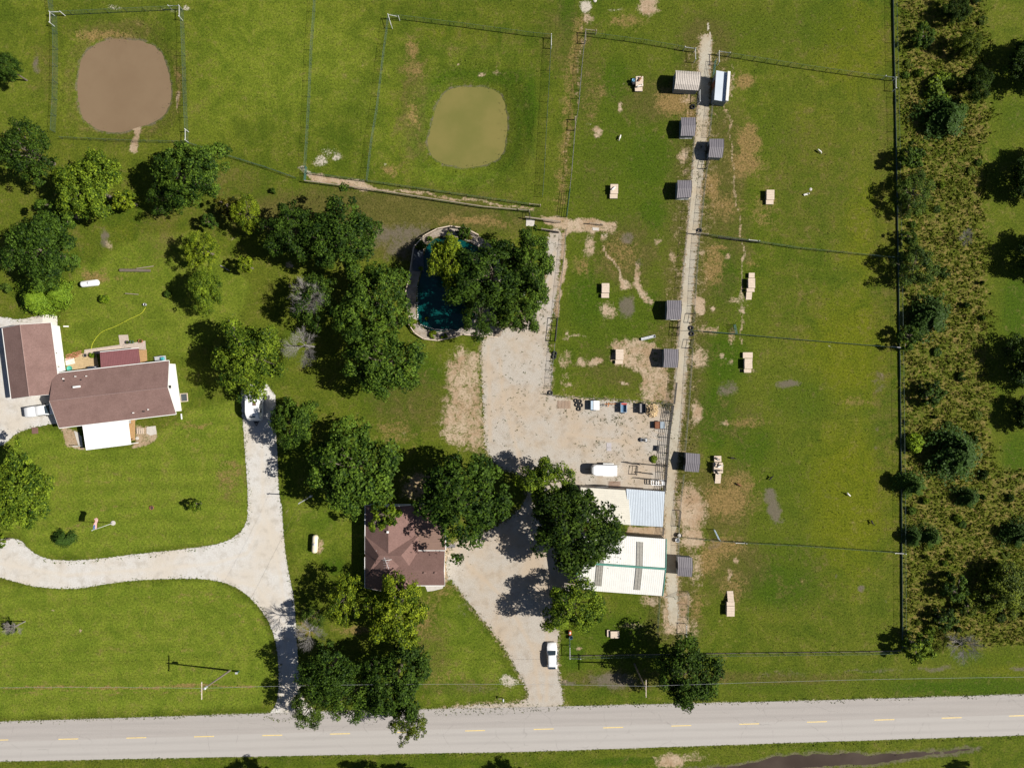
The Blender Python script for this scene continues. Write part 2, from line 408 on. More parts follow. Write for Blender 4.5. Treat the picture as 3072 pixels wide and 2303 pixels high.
# lusher / yellower stands of grass; bank shade right of the olive pond coloured in too
for b_ in [("lush",1880,560,210,420,.55),("lush",1860,1000,180,180,.55),("lush",2170,1000,110,560,.5),("lush",2330,1500,200,200,.4),("lush",2200,100,260,90,.45),("lush",2900,2060,300,40,.8),("lush",1700,2010,600,60,.35),("lush",1500,230,110,30,.8),("lush",1590,330,26,130,1.0),("lush",1480,520,120,30,.6),("lush",1350,300,24,70,.7),("lush",1060,300,60,90,.5),("lush",850,170,60,140,.3),("lush",1700,50,30,80,.9),
    ("lush",1950,480,110,110,.7),("lush",1850,250,60,90,.7),("lush",1760,900,70,130,.8),("lush",1960,640,60,60,.8),("lush",1960,900,40,40,.7),("lush",2170,820,50,120,.9),("lush",2170,1080,80,90,1.0),("lush",2150,1250,70,130,1.0),("lush",2250,1330,90,100,.8),("lush",2330,400,90,70,.5),("lush",2150,340,30,40,.8),("lush",2330,1750,140,80,.9),("lush",2350,1700,160,120,.6),("lush",2400,1200,120,80,.6),("lush",1850,1900,120,70,.7),("lush",1720,1960,40,60,.8),
    ("lush",1280,1120,60,60,.8),("lush",1180,1200,120,60,.6),("lush",1320,800,60,20,.4),("lush",1560,640,80,26,.8),("lush",1330,2060,60,40,.4),("lush",1400,1900,70,60,.6),("lush",370,1010,120,40,.6),("lush",300,970,50,30,.8),("lush",450,1010,60,60,.6),
    ("lush",600,1340,80,60,.5),("lush",460,1440,160,60,.4),("lush",300,1400,200,60,.4),("lush",650,1650,60,40,.5),("lush",560,1800,120,50,.4),("lush",960,1560,60,40,.9),("lush",1000,1690,40,30,.9),("lush",2850,2060,200,24,1.0),("lush",2950,1980,160,30,.6),("lush",2300,2060,200,24,.5),("lush",1200,2290,500,12,.6),("lush",1860,2285,120,16,.9),("lush",3050,350,60,60,.6),("lush",3050,920,60,120,.9),("lush",3050,1380,60,100,.9),
    ("yel",850,120,330,260,.55),("lawn",850,150,330,240,.7),("lawn",1180,300,120,240,.5),("lawn",1400,150,200,60,.4),("lawn",1350,520,220,50,.5),("yel",640,300,120,200,.5),("lawn",640,280,120,200,.6),("yel",120,100,60,200,.5),("lawn",350,230,200,200,.4),("yel",2560,150,140,180,.7),("yel",2560,1050,160,200,.85),("yel",2550,1500,150,260,.9),("yel",2600,700,100,200,.7),("yel",1340,500,200,60,.6),("yel",1200,350,60,200,.5),("yel",3000,2000,100,60,.6),("yel",450,700,120,120,.5),("yel",640,560,200,100,.3),("yel",2450,420,140,200,.4),("yel",1400,110,140,30,.6),
    ("lush",2480,80,140,90,.5),("lush",2250,80,160,60,.5),("lush",1450,120,60,60,.3)]: blob(*b_)
area("dry", [(2700,-200),(2962,-200),(2958,700),(2972,1400),(3300,1420),(3300,1935),(2712,1935)], .45, 45)
area("dirt", [(1880,1572),(2000,1580),(1998,1622),(1870,1606)], 1.0, 8)
# mown lawns, with the mower's passes
LAWNS = [[(-150,1330),(40,1300),(170,1290),(260,1350),(420,1340),(560,1240),(720,1190),(745,1560),(690,1620),(300,1672),(120,1665),(60,1600),(-150,1600)], [(-150,1735),(150,1770),(420,1745),(640,1740),(760,1810),(830,1960),(825,2110),(400,2140),(-150,2150)],
    [(190,960),(220,820),(420,700),(600,700),(760,860),(700,980),(540,1080),(320,1040),(210,1050)], [(1350,1770),(1480,1920),(1570,2080),(1300,2110),(1260,1950)], [(850,1500),(950,1500),(1090,1540),(1090,1650),(880,1700)], [(-150,-150),(140,-150),(150,400),(20,400),(-150,330)]]
for i_, L_ in enumerate(LAWNS): area("lawn", L_, (1.0,1.0,.75,.6,.5,.4)[i_], 30)
ang = Y+ (X-300)*.075 + (WN1-.5)*22 + 10*np.sin(X*.006)
ring_ = poly_sdf(LAWNS[1], X, Y)
sw = np.where((X > 520) & (Y > 1730), ring_*1.15+(WN2-.5)*14, ang)
M["stripe"] = np.clip(M["lawn"], 0, 1)*np.sin(sw/24*math.pi)*(.4+.6*vnoise(160, 31))*((X < 830) & (Y > 1150))
# dull, thin or trampled sward
for b_ in [(1150,660,520,70,1.0),(1050,590,300,40,.8),(1230,720,160,80,1.0),(700,560,160,80,.6),(470,700,90,120,.6),(1230,1210,150,110,.75),(1290,1950,70,120,.7),(2160,520,90,260,1.0),(2200,700,70,120,.8),(2160,860,60,120,.7),(1880,760,120,120,.9),(1790,560,60,200,.5),(1960,300,110,80,.9),(1760,250,60,160,.7),(2160,1500,120,130,1.0),(2200,1260,100,90,.6),(2190,1700,130,120,.9),(1860,1100,160,90,.7),(2430,560,180,260,.55),(2580,300,120,160,.35),(1700,120,120,140,.7),(1450,130,200,60,.5),(1240,330,60,220,.8),(250,230,40,160,.7),(350,90,160,40,.8),(600,250,60,200,.4),(2500,900,140,120,.3),(2250,2035,420,20,.8),(1850,2040,180,40,.9),(1380,2060,160,30,.7),(130,200,50,120,.6),(690,1430,50,110,.5),(150,720,200,200,.35)]: blob("dull", *b_)
for b_ in [(2650,900,50,1000,.6),(2450,120,260,120,.35),(2380,900,120,200,.45),(2420,1750,160,120,.45),(1080,640,480,80,1.15),(1000,610,200,50,.9)]: blob("dull", *b_)
# bare shoulders beside the gravel and the road
YS = poly_sdf(YARD, X, Y); AD = line_dist(AISLE, X, Y)
put("dirt", .5*np.clip(1.2-np.abs(YS)/18, 0, 1)); put("dirt", .8*np.clip(1.8-AD/18, 0, 1)); put("dirt", .36*np.clip(1.5-AD/70, 0, 1)*(Y > 150)); put("dull", .9*np.clip(1.6-AD/85, 0, 1))
LS = poly_sdf(DRIVE_LOOP, X, Y); HS = poly_sdf(DRIVE_HOUSE, X, Y); put("pale", .45*np.clip(1.0-np.abs(LS)/7, 0, 1)); put("pale", .45*np.clip(1.0-np.abs(HS)/7, 0, 1))
ROADP = ROAD_N+ROAD_S; RS = poly_sdf(ROADP, X, Y); put("pale", .6*np.clip(1.1-np.abs(RS)/7, 0, 1))
# pond basins
Z = np.zeros(X.shape)
def basin(poly, depth, lip, reach):
    global Z
    d = poly_sdf(poly, X, Y)/S + (vnoise(18, 9)-.5)*0.5       # metres, positive inside
    z = np.where(d > 0, -lip-np.minimum(d*0.6, depth), -lip*np.clip(1+d/reach, 0, 1))
    Z = np.minimum(Z, z); return d
D1 = basin(POND1, 1.4, 0.7, 3.6); D2 = basin(POND2, 1.4, 1.1, 5.0); D3 = basin(POND3, 1.6, 0.3, 0.9)
put("dull", .7*np.clip(1-np.abs(D1+1.5)/3.0, 0, 1)); put("mud", .8*np.clip(1-np.abs(D1+.3)/0.6, 0, 1))
put("mud", .75*np.clip(1-np.abs(D2+.3)/0.6, 0, 1)); put("lush", .8*np.clip(1-np.abs(D2+2.5)/3.5, 0, 1)); put("dirt", .5*np.clip(1-np.abs(D3+.4)/0.8, 0, 1))
DD = poly_sdf(DITCH, X, Y)/S + (vnoise(22, 19)-.5)*0.8
Z = np.minimum(Z, np.where(DD > 0, -0.2-np.minimum(DD*.3, .4), -0.2*np.clip(1+DD/1.5, 0, 1))); put("mud", .8*np.clip(1-np.abs(DD)/1.0, 0, 1))
nr, nc = X.shape
idx = np.arange(nr*nc).reshape(nr, nc)
F = np.stack([idx[1:, :-1], idx[1:, 1:], idx[:-1, 1:], idx[:-1, :-1]], -1).reshape(-1, 4)
V = np.stack([(X-CX)/S, (CY-Y)/S, Z], -1).reshape(-1, 3)

def ground_mat():
    m, nt, b = new_mat("grassland"); g = N(nt)
    n_l = g.noise(0.035, 3); n_m = g.noise(0.28, 5, .7, dist=.6); n_p = g.noise(.95, 5, .75, dist=.5); n_f = g.noise(3.0, 5, .8); n_x = g.noise(10.0, 3, .75)
    def c0(x): return g.math('SUBTRACT', x, .5)
    col = g.mix(g.ramp(n_m, .32, .68), (0.056,0.086,0.006), (0.096,0.120,0.010))
    col = g.mix(g.math('MULTIPLY', g.ramp(n_l, .35, .7), .4), col, (0.122,0.126,0.016))
    y = g.math('ADD', g.attr("yel"), g.math('MULTIPLY', c0(n_m), 1.2))
    col = g.mix(g.math('MULTIPLY', g.ramp(y, .2, 1.1), .75), col, (0.122,0.134,0.005))
    l = g.math('ADD', g.attr("lush"), g.math('MULTIPLY', c0(n_m), 1.6)); l = g.math('ADD', l, g.math('MULTIPLY', c0(n_p), .7))
    col = g.mix(g.math('MULTIPLY', g.ramp(l, .2, 1.0), .85), col, (0.038,0.080,0.003))
    lw = g.math('ADD', g.attr("lawn"), g.math('MULTIPLY', c0(n_m), .8))
    col = g.mix(g.math('MULTIPLY', g.ramp(lw, .1, 1.0), .85), col, g.mix(g.ramp(n_m, .3, .7), (0.106,0.150,0.013), (0.160,0.196,0.021)))
    st = g.math('MULTIPLY_ADD', g.attr("stripe"), .085, 1.0)
    vm = g.add("ShaderNodeVectorMath", operation='SCALE'); nt.links.new(col, vm.inputs[0]); nt.links.new(st, vm.inputs["Scale"]); col = vm.outputs[0]
    du = g.math('ADD', g.attr("dull"), g.math('MULTIPLY', c0(n_m), 1.3)); du = g.math('ADD', du, g.math('MULTIPLY', c0(n_p), 1.1))
    col = g.mix(g.math('MULTIPLY', g.ramp(du, .25, 1.1), .8), col, g.mix(n_p, (0.060,0.058,0.013), (0.122,0.098,0.032)))
    # thin, browned spots all over the sward
    br = g.math('ADD', g.math('MULTIPLY', n_p, .6), g.math('MULTIPLY', n_m, .4)); br = g.math('ADD', br, g.math('MULTIPLY', g.attr("dry"), .12))
    col = g.mix(g.math('MULTIPLY', g.ramp(br, .50, .68), .55), col, (0.165,0.132,0.046))
    d = g.math('ADD', g.attr("dry"), g.math('MULTIPLY', c0(n_f), 1.5))
    d = g.math('ADD', d, g.math('MULTIPLY', c0(n_p), 1.6)); d = g.math('ADD', d, g.math('MULTIPLY', c0(n_m), .5))
    col = g.mix(g.math('MULTIPLY', g.ramp(d, .25, 1.0), .9), col, (0.225,0.150,0.060))
    # blade-scale texture
    col = g.mix(g.ramp(n_f, .25, .75), g.mix(1.0, col, (0.42,0.45,0.38), 'MULTIPLY'), g.mix(1.0, col, (1.5,1.48,1.5), 'MULTIPLY'))
    col = g.mix(g.ramp(n_x, .25, .75), g.mix(1.0, col, (0.62,0.65,0.58), 'MULTIPLY'), g.mix(1.0, col, (1.32,1.3,1.3), 'MULTIPLY'))
    e = g.math('ADD', g.attr("mud"), g.math('MULTIPLY', c0(n_p), 1.5)); e = g.math('ADD', e, g.math('MULTIPLY', c0(n_f), .7))
    col = g.mix(g.math('MULTIPLY', g.ramp(e, .3, .95), .85), col, g.mix(n_f, (0.085,0.068,0.05), (0.19,0.16,0.125)))
    t = g.math('ADD', g.attr("dirt"), g.math('MULTIPLY', c0(n_p), 1.9)); t = g.math('ADD', t, g.math('MULTIPLY', c0(n_f), 1.3))
    dirtc = g.mix(g.ramp(n_m, .3, .7), (0.34,0.235,0.145), (0.46,0.365,0.265)); dirtc = g.mix(g.ramp(n_f, .25, .75), g.mix(1.0, dirtc, (0.74,0.72,0.68), 'MULTIPLY'), g.mix(1.0, dirtc, (1.1,1.1,1.1), 'MULTIPLY'))
    col = g.mix(g.ramp(t, .34, .95), col, dirtc)
    p = g.math('ADD', g.attr("pale"), g.math('MULTIPLY', c0(n_f), 1.8)); p = g.math('ADD', p, g.math('MULTIPLY', c0(n_p), .8))
    col = g.mix(g.ramp(p, .45, .85), col, g.mix(n_x, (0.36,0.31,0.24), (0.56,0.51,0.43)))
    nt.links.new(col, b.inputs["Base Color"]); b.inputs["Roughness"].default_value = .95; b.inputs["Specular IOR Level"].default_value = .1
    h = g.math('ADD', g.math('MULTIPLY', n_f, .6), g.math('MULTIPLY', n_x, .5))
    nt.links.new(g.bump(h, .9, .12), b.inputs["Normal"])
    return m
MAT_GROUND = ground_mat()
me = np_mesh("ground", V, F, MAT_GROUND, attrs={k: v.ravel() for k, v in M.items()}, smooth=True)
struct(link(bpy.data.objects.new("ground", me)), "mown grass and worn pasture around the two houses")

# ------------------------------------------------------------------ sheets laid on the ground
def sheet(name, sdf, bounds, z, mat, step=4.0, margin=0.45, extra=None):
    """ragged-edged sheet; sdf(X,Y) in metres, positive inside"""
    x0, y0, x1, y1 = bounds
    xs = np.arange(x0, x1+step, step); ys = np.arange(y0, y1+step, step)
    A, B = np.meshgrid(xs, ys); d = sdf(A, B)
    r, c = A.shape; ix = np.arange(r*c).reshape(r, c)
    Fq = np.stack([ix[1:, :-1], ix[1:, 1:], ix[:-1, 1:], ix[:-1, :-1]], -1).reshape(-1, 4)
    keep = (d.ravel()[Fq] > -margin).any(1); Fq = Fq[keep]
    used = np.unique(Fq); remap = -np.ones(r*c, int); remap[used] = np.arange(len(used))
    Vv = np.stack([(A-CX)/S, (CY-B)/S, np.full(A.shape, z)], -1).reshape(-1, 3)[used]
    at = {"edge": d.ravel()[used]}
    if extra: at.update({k: f(A, B).ravel()[used] for k, f in extra.items()})
    me = np_mesh(name, Vv, remap[Fq], mat, attrs=at)
    return link(bpy.data.objects.new(name, me))

def ragged(nt, g, b, amp=.5, lo=-.02, hi=.06, scale=2.0):
    k = g.math('ADD', g.attr("edge"), g.math('MULTIPLY', g.math('SUBTRACT', g.noise(scale, 6, .75), .5), amp*2))
    k = g.ramp(k, lo, hi)
    tr = g.add("ShaderNodeBsdfTransparent"); ms = g.add("ShaderNodeMixShader")
    nt.links.new(k, ms.inputs[0]); nt.links.new(tr.outputs[0], ms.inputs[1]); nt.links.new(b.outputs[0], ms.inputs[2])
    nt.links.new(ms.outputs[0], nt.nodes["Material Output"].inputs[0])

def gravel_mat(name, c0, c1, tan, weeds=0.0, amp=.45):
    m, nt, b = new_mat(name); g = N(nt)
    n_l = g.noise(.12, 4, .6); n_f = g.noise(5.0, 5, .8); n_x = g.noise(17.0, 2, .6); n_m = g.noise(.6, 4, .6)
    col = g.mix(g.ramp(n_f, .3, .7), c0, c1)
    col = g.mix(g.math('MULTIPLY', g.ramp(n_l, .40, .66), .9), col, tan)
    col = g.mix(g.math('MULTIPLY', g.ramp(n_m, .46, .72), .55), col, tuple(x*.70 for x in tan))
    col = g.mix(g.ramp(n_x, .25, .75), g.mix(1.0, col, (.8,.8,.8), 'MULTIPLY'), g.mix(1.0, col, (1.1,1.1,1.1), 'MULTIPLY'))
    sp = g.noise(3.1, 4, .95); col = g.mix(g.math('MULTIPLY', g.ramp(sp, .62, .72), .5), col, (.27,.25,.19))
    tw = g.attr("track"); col = g.mix(g.math('MULTIPLY', g.ramp(g.math('ADD', tw, g.math('MULTIPLY', g.math('SUBTRACT', n_m, .5), .8)), .4, 1.), .55), col, tan)
    nt.links.new(col, b.inputs["Base Color"]); b.inputs["Roughness"].default_value = .95; b.inputs["Specular IOR Level"].default_value = .1
    nt.links.new(g.bump(n_f, .5, .05), b.inputs["Normal"])
    ragged(nt, g, b, amp)
    return m
MG1 = gravel_mat("pale_gravel", (.46,.44,.41), (.63,.61,.575), (.53,.475,.40), amp=.45)
MG2 = gravel_mat("tan_gravel", (.35,.315,.27), (.49,.45,.395), (.43,.345,.255), amp=1.5)
MG3 = gravel_mat("path_grit", (.345,.31,.245), (.48,.445,.36), (.41,.335,.235), amp=1.7)
def zero(A, B): return np.zeros(A.shape)
def trk(lines, w):
    return lambda A, B: np.max([np.clip(1-np.abs(line_dist(l, A, B))/w, 0, 1) for l in lines], 0)
struct(sheet("driveway", lambda A, B: poly_sdf(DRIVE_LOOP, A, B)/S, (-165, 1140, 1000, 2165), .004, MG1, extra={"track": trk([[(0,1690),(200,1725),(480,1705),(640,1690),(740,1660),(790,1560),(785,1300)],[(640,1720),(770,1760),(850,1880),(865,2140)],[(800,1560),(840,1720),(860,1860)]], 16)}), "pale gravel drive looping round the front lawn")
struct(sheet("driveway", lambda A, B: poly_sdf(DRIVE_HOUSE, A, B)/S, (-165, 925, 190, 1365), .004, MG1, extra={"track": zero}), "pale gravel forecourt beside the house with the white gables")
struct(sheet("yard", lambda A, B: poly_sdf(YARD, A, B)/S, (1285, 680, 2020, 2140), .006, MG2, margin=.9, extra={"track": trk([[(1620,2100),(1600,1950),(1520,1800),(1400,1690)],[(1640,2100),(1640,1900),(1600,1700),(1590,1500),(1560,1380),(1510,1200),(1500,1080)],[(1465,1040),(1470,1320)],[(1700,1300),(1900,1330)],[(1640,900),(1665,760)]], 18)}), "tan gravel yard and drive between house and barn")
struct(sheet("path", lambda A, B: (15.5-line_dist(AISLE, A, B))/S, (1980, 100, 2150, 1890), .008, MG3, margin=1.1, extra={"track": zero}), "sandy lane between the two rows of paddocks")

def road_mat():
    m, nt, b = new_mat("worn_chipseal"); g = N(nt)
    w = g.attr("across")                                   # metres from the north edge
    n_f = g.noise(9.0, 4, .8); n_m = g.noise(.8, 5, .7); n_l = g.noise(.09, 3)
    mp = g.add("ShaderNodeMapping"); mp.inputs["Scale"].default_value = (.06, 2.6, 1); nt.links.new(g.pos(), mp.inputs[0])
    streak = g.noise(1.0, 5, .7, mp.outputs[0])
    col = g.mix(g.ramp(n_f, .3, .7), (.31,.285,.265), (.395,.367,.343))
    col = g.mix(g.math('MULTIPLY', g.ramp(streak, .4, .7), .5), col, (.31,.285,.265))
    south = g.ramp(w, 3.5, 3.8); col = g.mix(g.math('MULTIPLY', south, .3), col, (.46,.445,.42))
    col = g.mix(g.math('MULTIPLY', g.ramp(n_m, .6, .8), .4), col, (.26,.24,.225))
    vo = g.add("ShaderNodeTexVoronoi", feature='DISTANCE_TO_EDGE'); vo.inputs["Scale"].default_value = .12
    mp2 = g.add("ShaderNodeVectorMath", operation='ADD'); nt.links.new(g.pos(), mp2.inputs[0])
    nz = g.add("ShaderNodeTexNoise"); nz.inputs["Scale"].default_value = .5; nt.links.new(g.pos(), nz.inputs["Vector"]); nt.links.new(nz.outputs["Color"], mp2.inputs[1])
    nt.links.new(mp2.outputs[0], vo.inputs["Vector"])
    crack = g.math('MULTIPLY', g.ramp(vo.outputs["Distance"], .0, .009, 1, 0), g.ramp(n_m, .42, .6)); col = g.mix(g.math('MULTIPLY', crack, .3), col, (.13,.12,.115))
    for c_ in (1.15, 2.75, 4.75, 6.3): col = g.mix(g.math('MULTIPLY', g.ramp(g.math('ABSOLUTE', g.math('SUBTRACT', w, c_)), .0, .5, .28, 0.0), g.ramp(n_l, .3, .7, .5, 1.0)), col, (.25,.232,.22))
    nt.links.new(col, b.inputs["Base Color"]); b.inputs["Roughness"].default_value = .9; b.inputs["Specular IOR Level"].default_value = .15
    nt.links.new(g.bump(n_f, .25, .02), b.inputs["Normal"])
    ragged(nt, g, b, .22, scale=3.0)
    return m
road = sheet("road", lambda A, B: poly_sdf(ROADP, A, B)/S, (-400, 1950, 3472, 2400), .012, road_mat(), extra={"across": lambda A, B: line_dist(ROAD_N, A, B)/S})
struct(road, "grey two-lane country road with a broken yellow centre line")
MROADFAR = pm("far_chipseal", (.38,.36,.34), .9, .1, .5, spec=.15)
MB().quad(G(3466,2193.6,.012),G(30000,1491,.012),G(30000,1389,.012),G(3466,2070.9,.012)).build("road_run", MROADFAR, road)
MB().quad(G(-30000,2920,.012),G(-398,2291.5,.012),G(-398,2171,.012),G(-30000,2778,.012)).build("road_run", MROADFAR, road)
MPAINT = pm("yellow_road_paint", (.70,.53,.21), .7, .25, 3)
DASH = [(-5,2218.5),(205,2215.5),(409,2211.8),(612,2208),(817,2204.3),(1020,2199.8),(1222,2195),(1425,2190.3),(1631,2185.7),(1839.5,2181),(2044,2175.6),(2247.7,2170.3),(2451,2164),(2653,2157.8),(2855,2152),(3057,2145.6)]
for i, (x, y) in enumerate(DASH):
    dy = -0.0225*30 if x < 1500 else -0.028*30
    a, c = G(x-30, y-dy, .018), G(x+30, y+dy, .018); w = Vector((0, .08, 0))
    mb = MB(); k = 6
    for j in range(k):      # slightly worn edges
        p, q = a.lerp(c, j/k), a.lerp(c, (j+1)/k); r1, r2 = .9+.2*random.random(), .9+.2*random.random()
        mb.quad(p-w*r1, q-w*r2, q+w*r2, p+w*r1)
    mb.build("lane_dash", MPAINT, road)

# ------------------------------------------------------------------ water
def water_mat(name, c0, c1, rough=.12, scale=.15):
    m, nt, b = new_mat(name); g = N(nt)
    nt.links.new(g.mix(g.ramp(g.noise(scale, 4, .55), .3, .7), c0, c1), b.inputs["Base Color"])
    b.inputs["Roughness"].default_value = rough; b.inputs["Specular IOR Level"].default_value = .35
    nt.links.new(g.bump(g.noise(2.5, 3), .05, .02), b.inputs["Normal"])
    return m
def grow(poly, d):
    c = np.mean(poly, 0); return [(c[0]+(x-c[0])*(1+d), c[1]+(y-c[1])*(1+d)) for x, y in poly]
def water(name, poly, z, mat, label):
    o = MB().poly([G(x, y, 0)+Vector((0,0,z)) for x, y in reversed(poly)]).build(name, mat)
    return struct(o, label)
water("pond_water", grow(POND1, .03), -.66, water_mat("muddy_water", (.185,.128,.077), (.205,.145,.088)), "muddy brown pond in the square fenced enclosure")
water("pond_water", grow(POND2, .04), -1.05, water_mat("olive_water", (.150,.145,.040), (.19,.165,.052)), "olive green pond between the two long fences")
water("pond_water", grow(POND3, .012), -.30, water_mat("teal_water", (.002,.046,.043), (.003,.058,.053), .06, .3), "teal garden pond half hidden under the trees")
water("ditch_water", [(x, y) for x, y in DITCH], -.24, water_mat("ditch_mud", (.045,.032,.024), (.07,.052,.04), .25), "dark wet roadside ditch")
# ------------------------------------------------------------------ vegetation
ML_OAK = leaf_mat("oak_leaves", (.010,.028,.003), (.125,.185,.018), transl=.2)
ML_CEDAR = leaf_mat("cedar_sprays", (.016,.040,.006), (.085,.135,.018), transl=.12)
ML_BRUSH = leaf_mat("weed_blades", (.11,.145,.014), (.275,.30,.045), (.28,.225,.07), transl=.45)
MBARK = pm("bark", (.16,.13,.10), .9, .35, 2, bump=.4)
MDEAD = pm("weathered_deadwood", (.27,.25,.23), .9, .3, 3)
MDEADDARK = pm("grey_deadwood", (.30,.27,.25), .9, .3, 3)

def leaves(rng, P, Nrm, size, jit=.6):
    """folded leaf sprays: 2 triangles each, at P facing Nrm -> verts, faces"""
    n = len(P); Nn = Nrm + rng.normal(0, jit, (n, 3)); Nn /= np.linalg.norm(Nn, axis=1)[:, None]+1e-9
    ref = rng.normal(0, 1, (n, 3)); U = np.cross(Nn, ref); U /= np.linalg.norm(U, axis=1)[:, None]+1e-9
    W = np.cross(Nn, U); s = np.asarray(size)[:, None]
    a = P - U*s*.5; b = P + W*s*(.33+.1*rng.random((n,1))) - Nn*s*.14; c = P + U*s*.55; d = P - W*s*(.33+.1*rng.random((n,1))) - Nn*s*.14
    Vv = np.stack([a, b, c, d], 1).reshape(-1, 3); q = np.arange(n)*4
    return Vv, np.stack([q, q+1, q+2, q+3], 1)

def unit(rng, n, zmin=-1.0):
    v = rng.normal(0, 1, (n*3+20, 3)); v /= np.linalg.norm(v, axis=1)[:, None]; v = v[v[:, 2] > zmin]
    while len(v) < n: v = np.concatenate([v, v])
    return v[:n]

def broad_crown(seed, R=5.5, hz=.75, clumps=120, per=95, leaf=.40, gap=.0, lobes=5):
    rng = np.random.default_rng(seed)
    ph = rng.random(lobes)*6.28; am = rng.random(lobes)*.16
    D = unit(rng, clumps, -.35); th = np.arctan2(D[:, 1], D[:, 0])
    rad = 1.0 + sum(am[i]*np.sin((i+2)*th+ph[i]) for i in range(lobes))
    rr = R*rad*(.42+.5*rng.random(clumps)**.55)
    C = D*rr[:, None]; C[:, 2] *= hz
    cr = R*(.085+.12*rng.random(clumps)**1.3); ct = rng.normal(0, .2, clumps)
    Ps, Ns, Ts, Ss = [], [], [], []
    for i in range(clumps):
        k = int(per*(cr[i]/(R*.17))**1.7)+12
        d = unit(rng, k, -.45); d[:, 2] = d[:, 2]*.8+.12
        r = cr[i]*(.55+.5*rng.random(k)**.6)*(1+.18*np.sin(5*np.arctan2(d[:,1], d[:,0])+i))
        Ps.append(C[i]+d*r[:, None]); Ns.append(d*.8+np.array([0, 0, .55])+C[i]/R*.35)
        Ts.append(np.clip(.5+ct[i]+rng.normal(0, .26, k), 0, 1)); Ss.append(leaf*(.55+.8*rng.random(k)))
    # a few stray sprays breaking the outline
    k = int(clumps*3); d = unit(rng, k, -.3); th = np.arctan2(d[:, 1], d[:, 0]); r2 = R*(1.0+sum(am[i]*np.sin((i+2)*th+ph[i]) for i in range(lobes)))*(.75+.28*rng.random(k))
    p = d*r2[:, None]; p[:, 2] *= hz; Ps.append(p); Ns.append(d); Ts.append(np.clip(rng.normal(.55, .2, k), 0, 1)); Ss.append(leaf*(.5+.6*rng.random(k)))
    P, Nr, T, Sz = np.concatenate(Ps), np.concatenate(Ns), np.concatenate(Ts), np.concatenate(Ss)
    Vv, Ff = leaves(rng, P, Nr, Sz)
    return Vv, Ff, np.repeat(T, 4), C

def limb_mesh(seed, C, height, R, trunk_r=.28):
    rng = random.Random(seed); mb = MB()
    z0 = -height
    mb.tube([(0,0,z0-.1),(.08,.05,z0*.6),(.0,.1,z0*.25),(.1,0,.5),(0,0,R*.45)], [trunk_r*1.35, trunk_r, trunk_r*.85, trunk_r*.6, .05], 8)
    pts = [c for c in C if c[2] > -R*.4]; rng.shuffle(pts)
    for c in pts[:16]:
        c = Vector(c); b = Vector((0,0,max(z0*.45, c.z-R*.55))); m = b.lerp(c, .5)+Vector((rng.uniform(-.4,.4), rng.uniform(-.4,.4), rng.uniform(.1,.6)))
        r = trunk_r*.45
        mb.tube([b, m, c], [r, r*.6, r*.2], 5)
        for _ in range(3):
            e = c+Vector((rng.uniform(-1,1), rng.uniform(-1,1), rng.uniform(-.1,.8)))*R*.16
            mb.tube([m.lerp(c, .6), e], [r*.3, r*.08], 4)
    return mb

PROTO = {}
def proto_broad(key, seed, **kw):
    Vv, Ff, T, C = broad_crown(seed, **kw)
    R = kw.get("R", 5.5)
    PROTO[key] = (np_mesh("crown", Vv, Ff, ML_OAK, tint=T), limb_mesh(seed, C, 7.5, R).mesh("trunk"), R, 7.5)
    PROTO[key][1].materials.append(MBARK)
for i in range(5): proto_broad("oak%d" % i, 100+i, clumps=160, per=125, leaf=.31)
for i in range(3): proto_broad("loose%d" % i, 200+i, clumps=100, per=100, leaf=.31, hz=.85)
for i in range(2): proto_broad("dense%d" % i, 300+i, clumps=190, per=125, leaf=.30, hz=.8)
for i in range(2): proto_broad("small%d" % i, 400+i, R=2.6, clumps=55, per=60, leaf=.32, hz=.9)
def proto_cedar(key, seed, R=2.2, hgt=5.0, n=6800):
    rng = np.random.default_rng(seed)
    t = rng.random(n)**.75; z = t*hgt; a0 = rng.random(n)*6.283; ph_ = rng.random(6)*6.28; lob = sum(.16*np.sin((k_+2)*a0+ph_[k_]+t*(3+2*k_)) for k_ in range(6)); rmax = R*(1-t)**.75*(1+lob)*(1+.15*rng.normal(0, 1, n).clip(-1, 1))
    a = a0
    r = rmax*(.35+.65*rng.random(n)**.4)
    P = np.stack([r*np.cos(a), r*np.sin(a), z+.1+r*.12], 1)
    Nr = np.stack([np.cos(a)*.7, np.sin(a)*.7, np.full(n, .8)], 1)
    Vv, Ff = leaves(rng, P, Nr, .13+.19*rng.random(n), .45)
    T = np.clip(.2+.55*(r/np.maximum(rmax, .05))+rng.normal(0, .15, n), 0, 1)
    mb = MB().tube([(0,0,-.1),(0,0,hgt*.5),(0,0,hgt*.95)], [.14,.08,.02], 6)
    me2 = mb.mesh("trunk"); me2.materials.append(MBARK)
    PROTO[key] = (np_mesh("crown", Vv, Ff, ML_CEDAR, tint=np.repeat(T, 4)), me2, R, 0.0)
for i in range(3): proto_cedar("cedar%d" % i, 500+i)
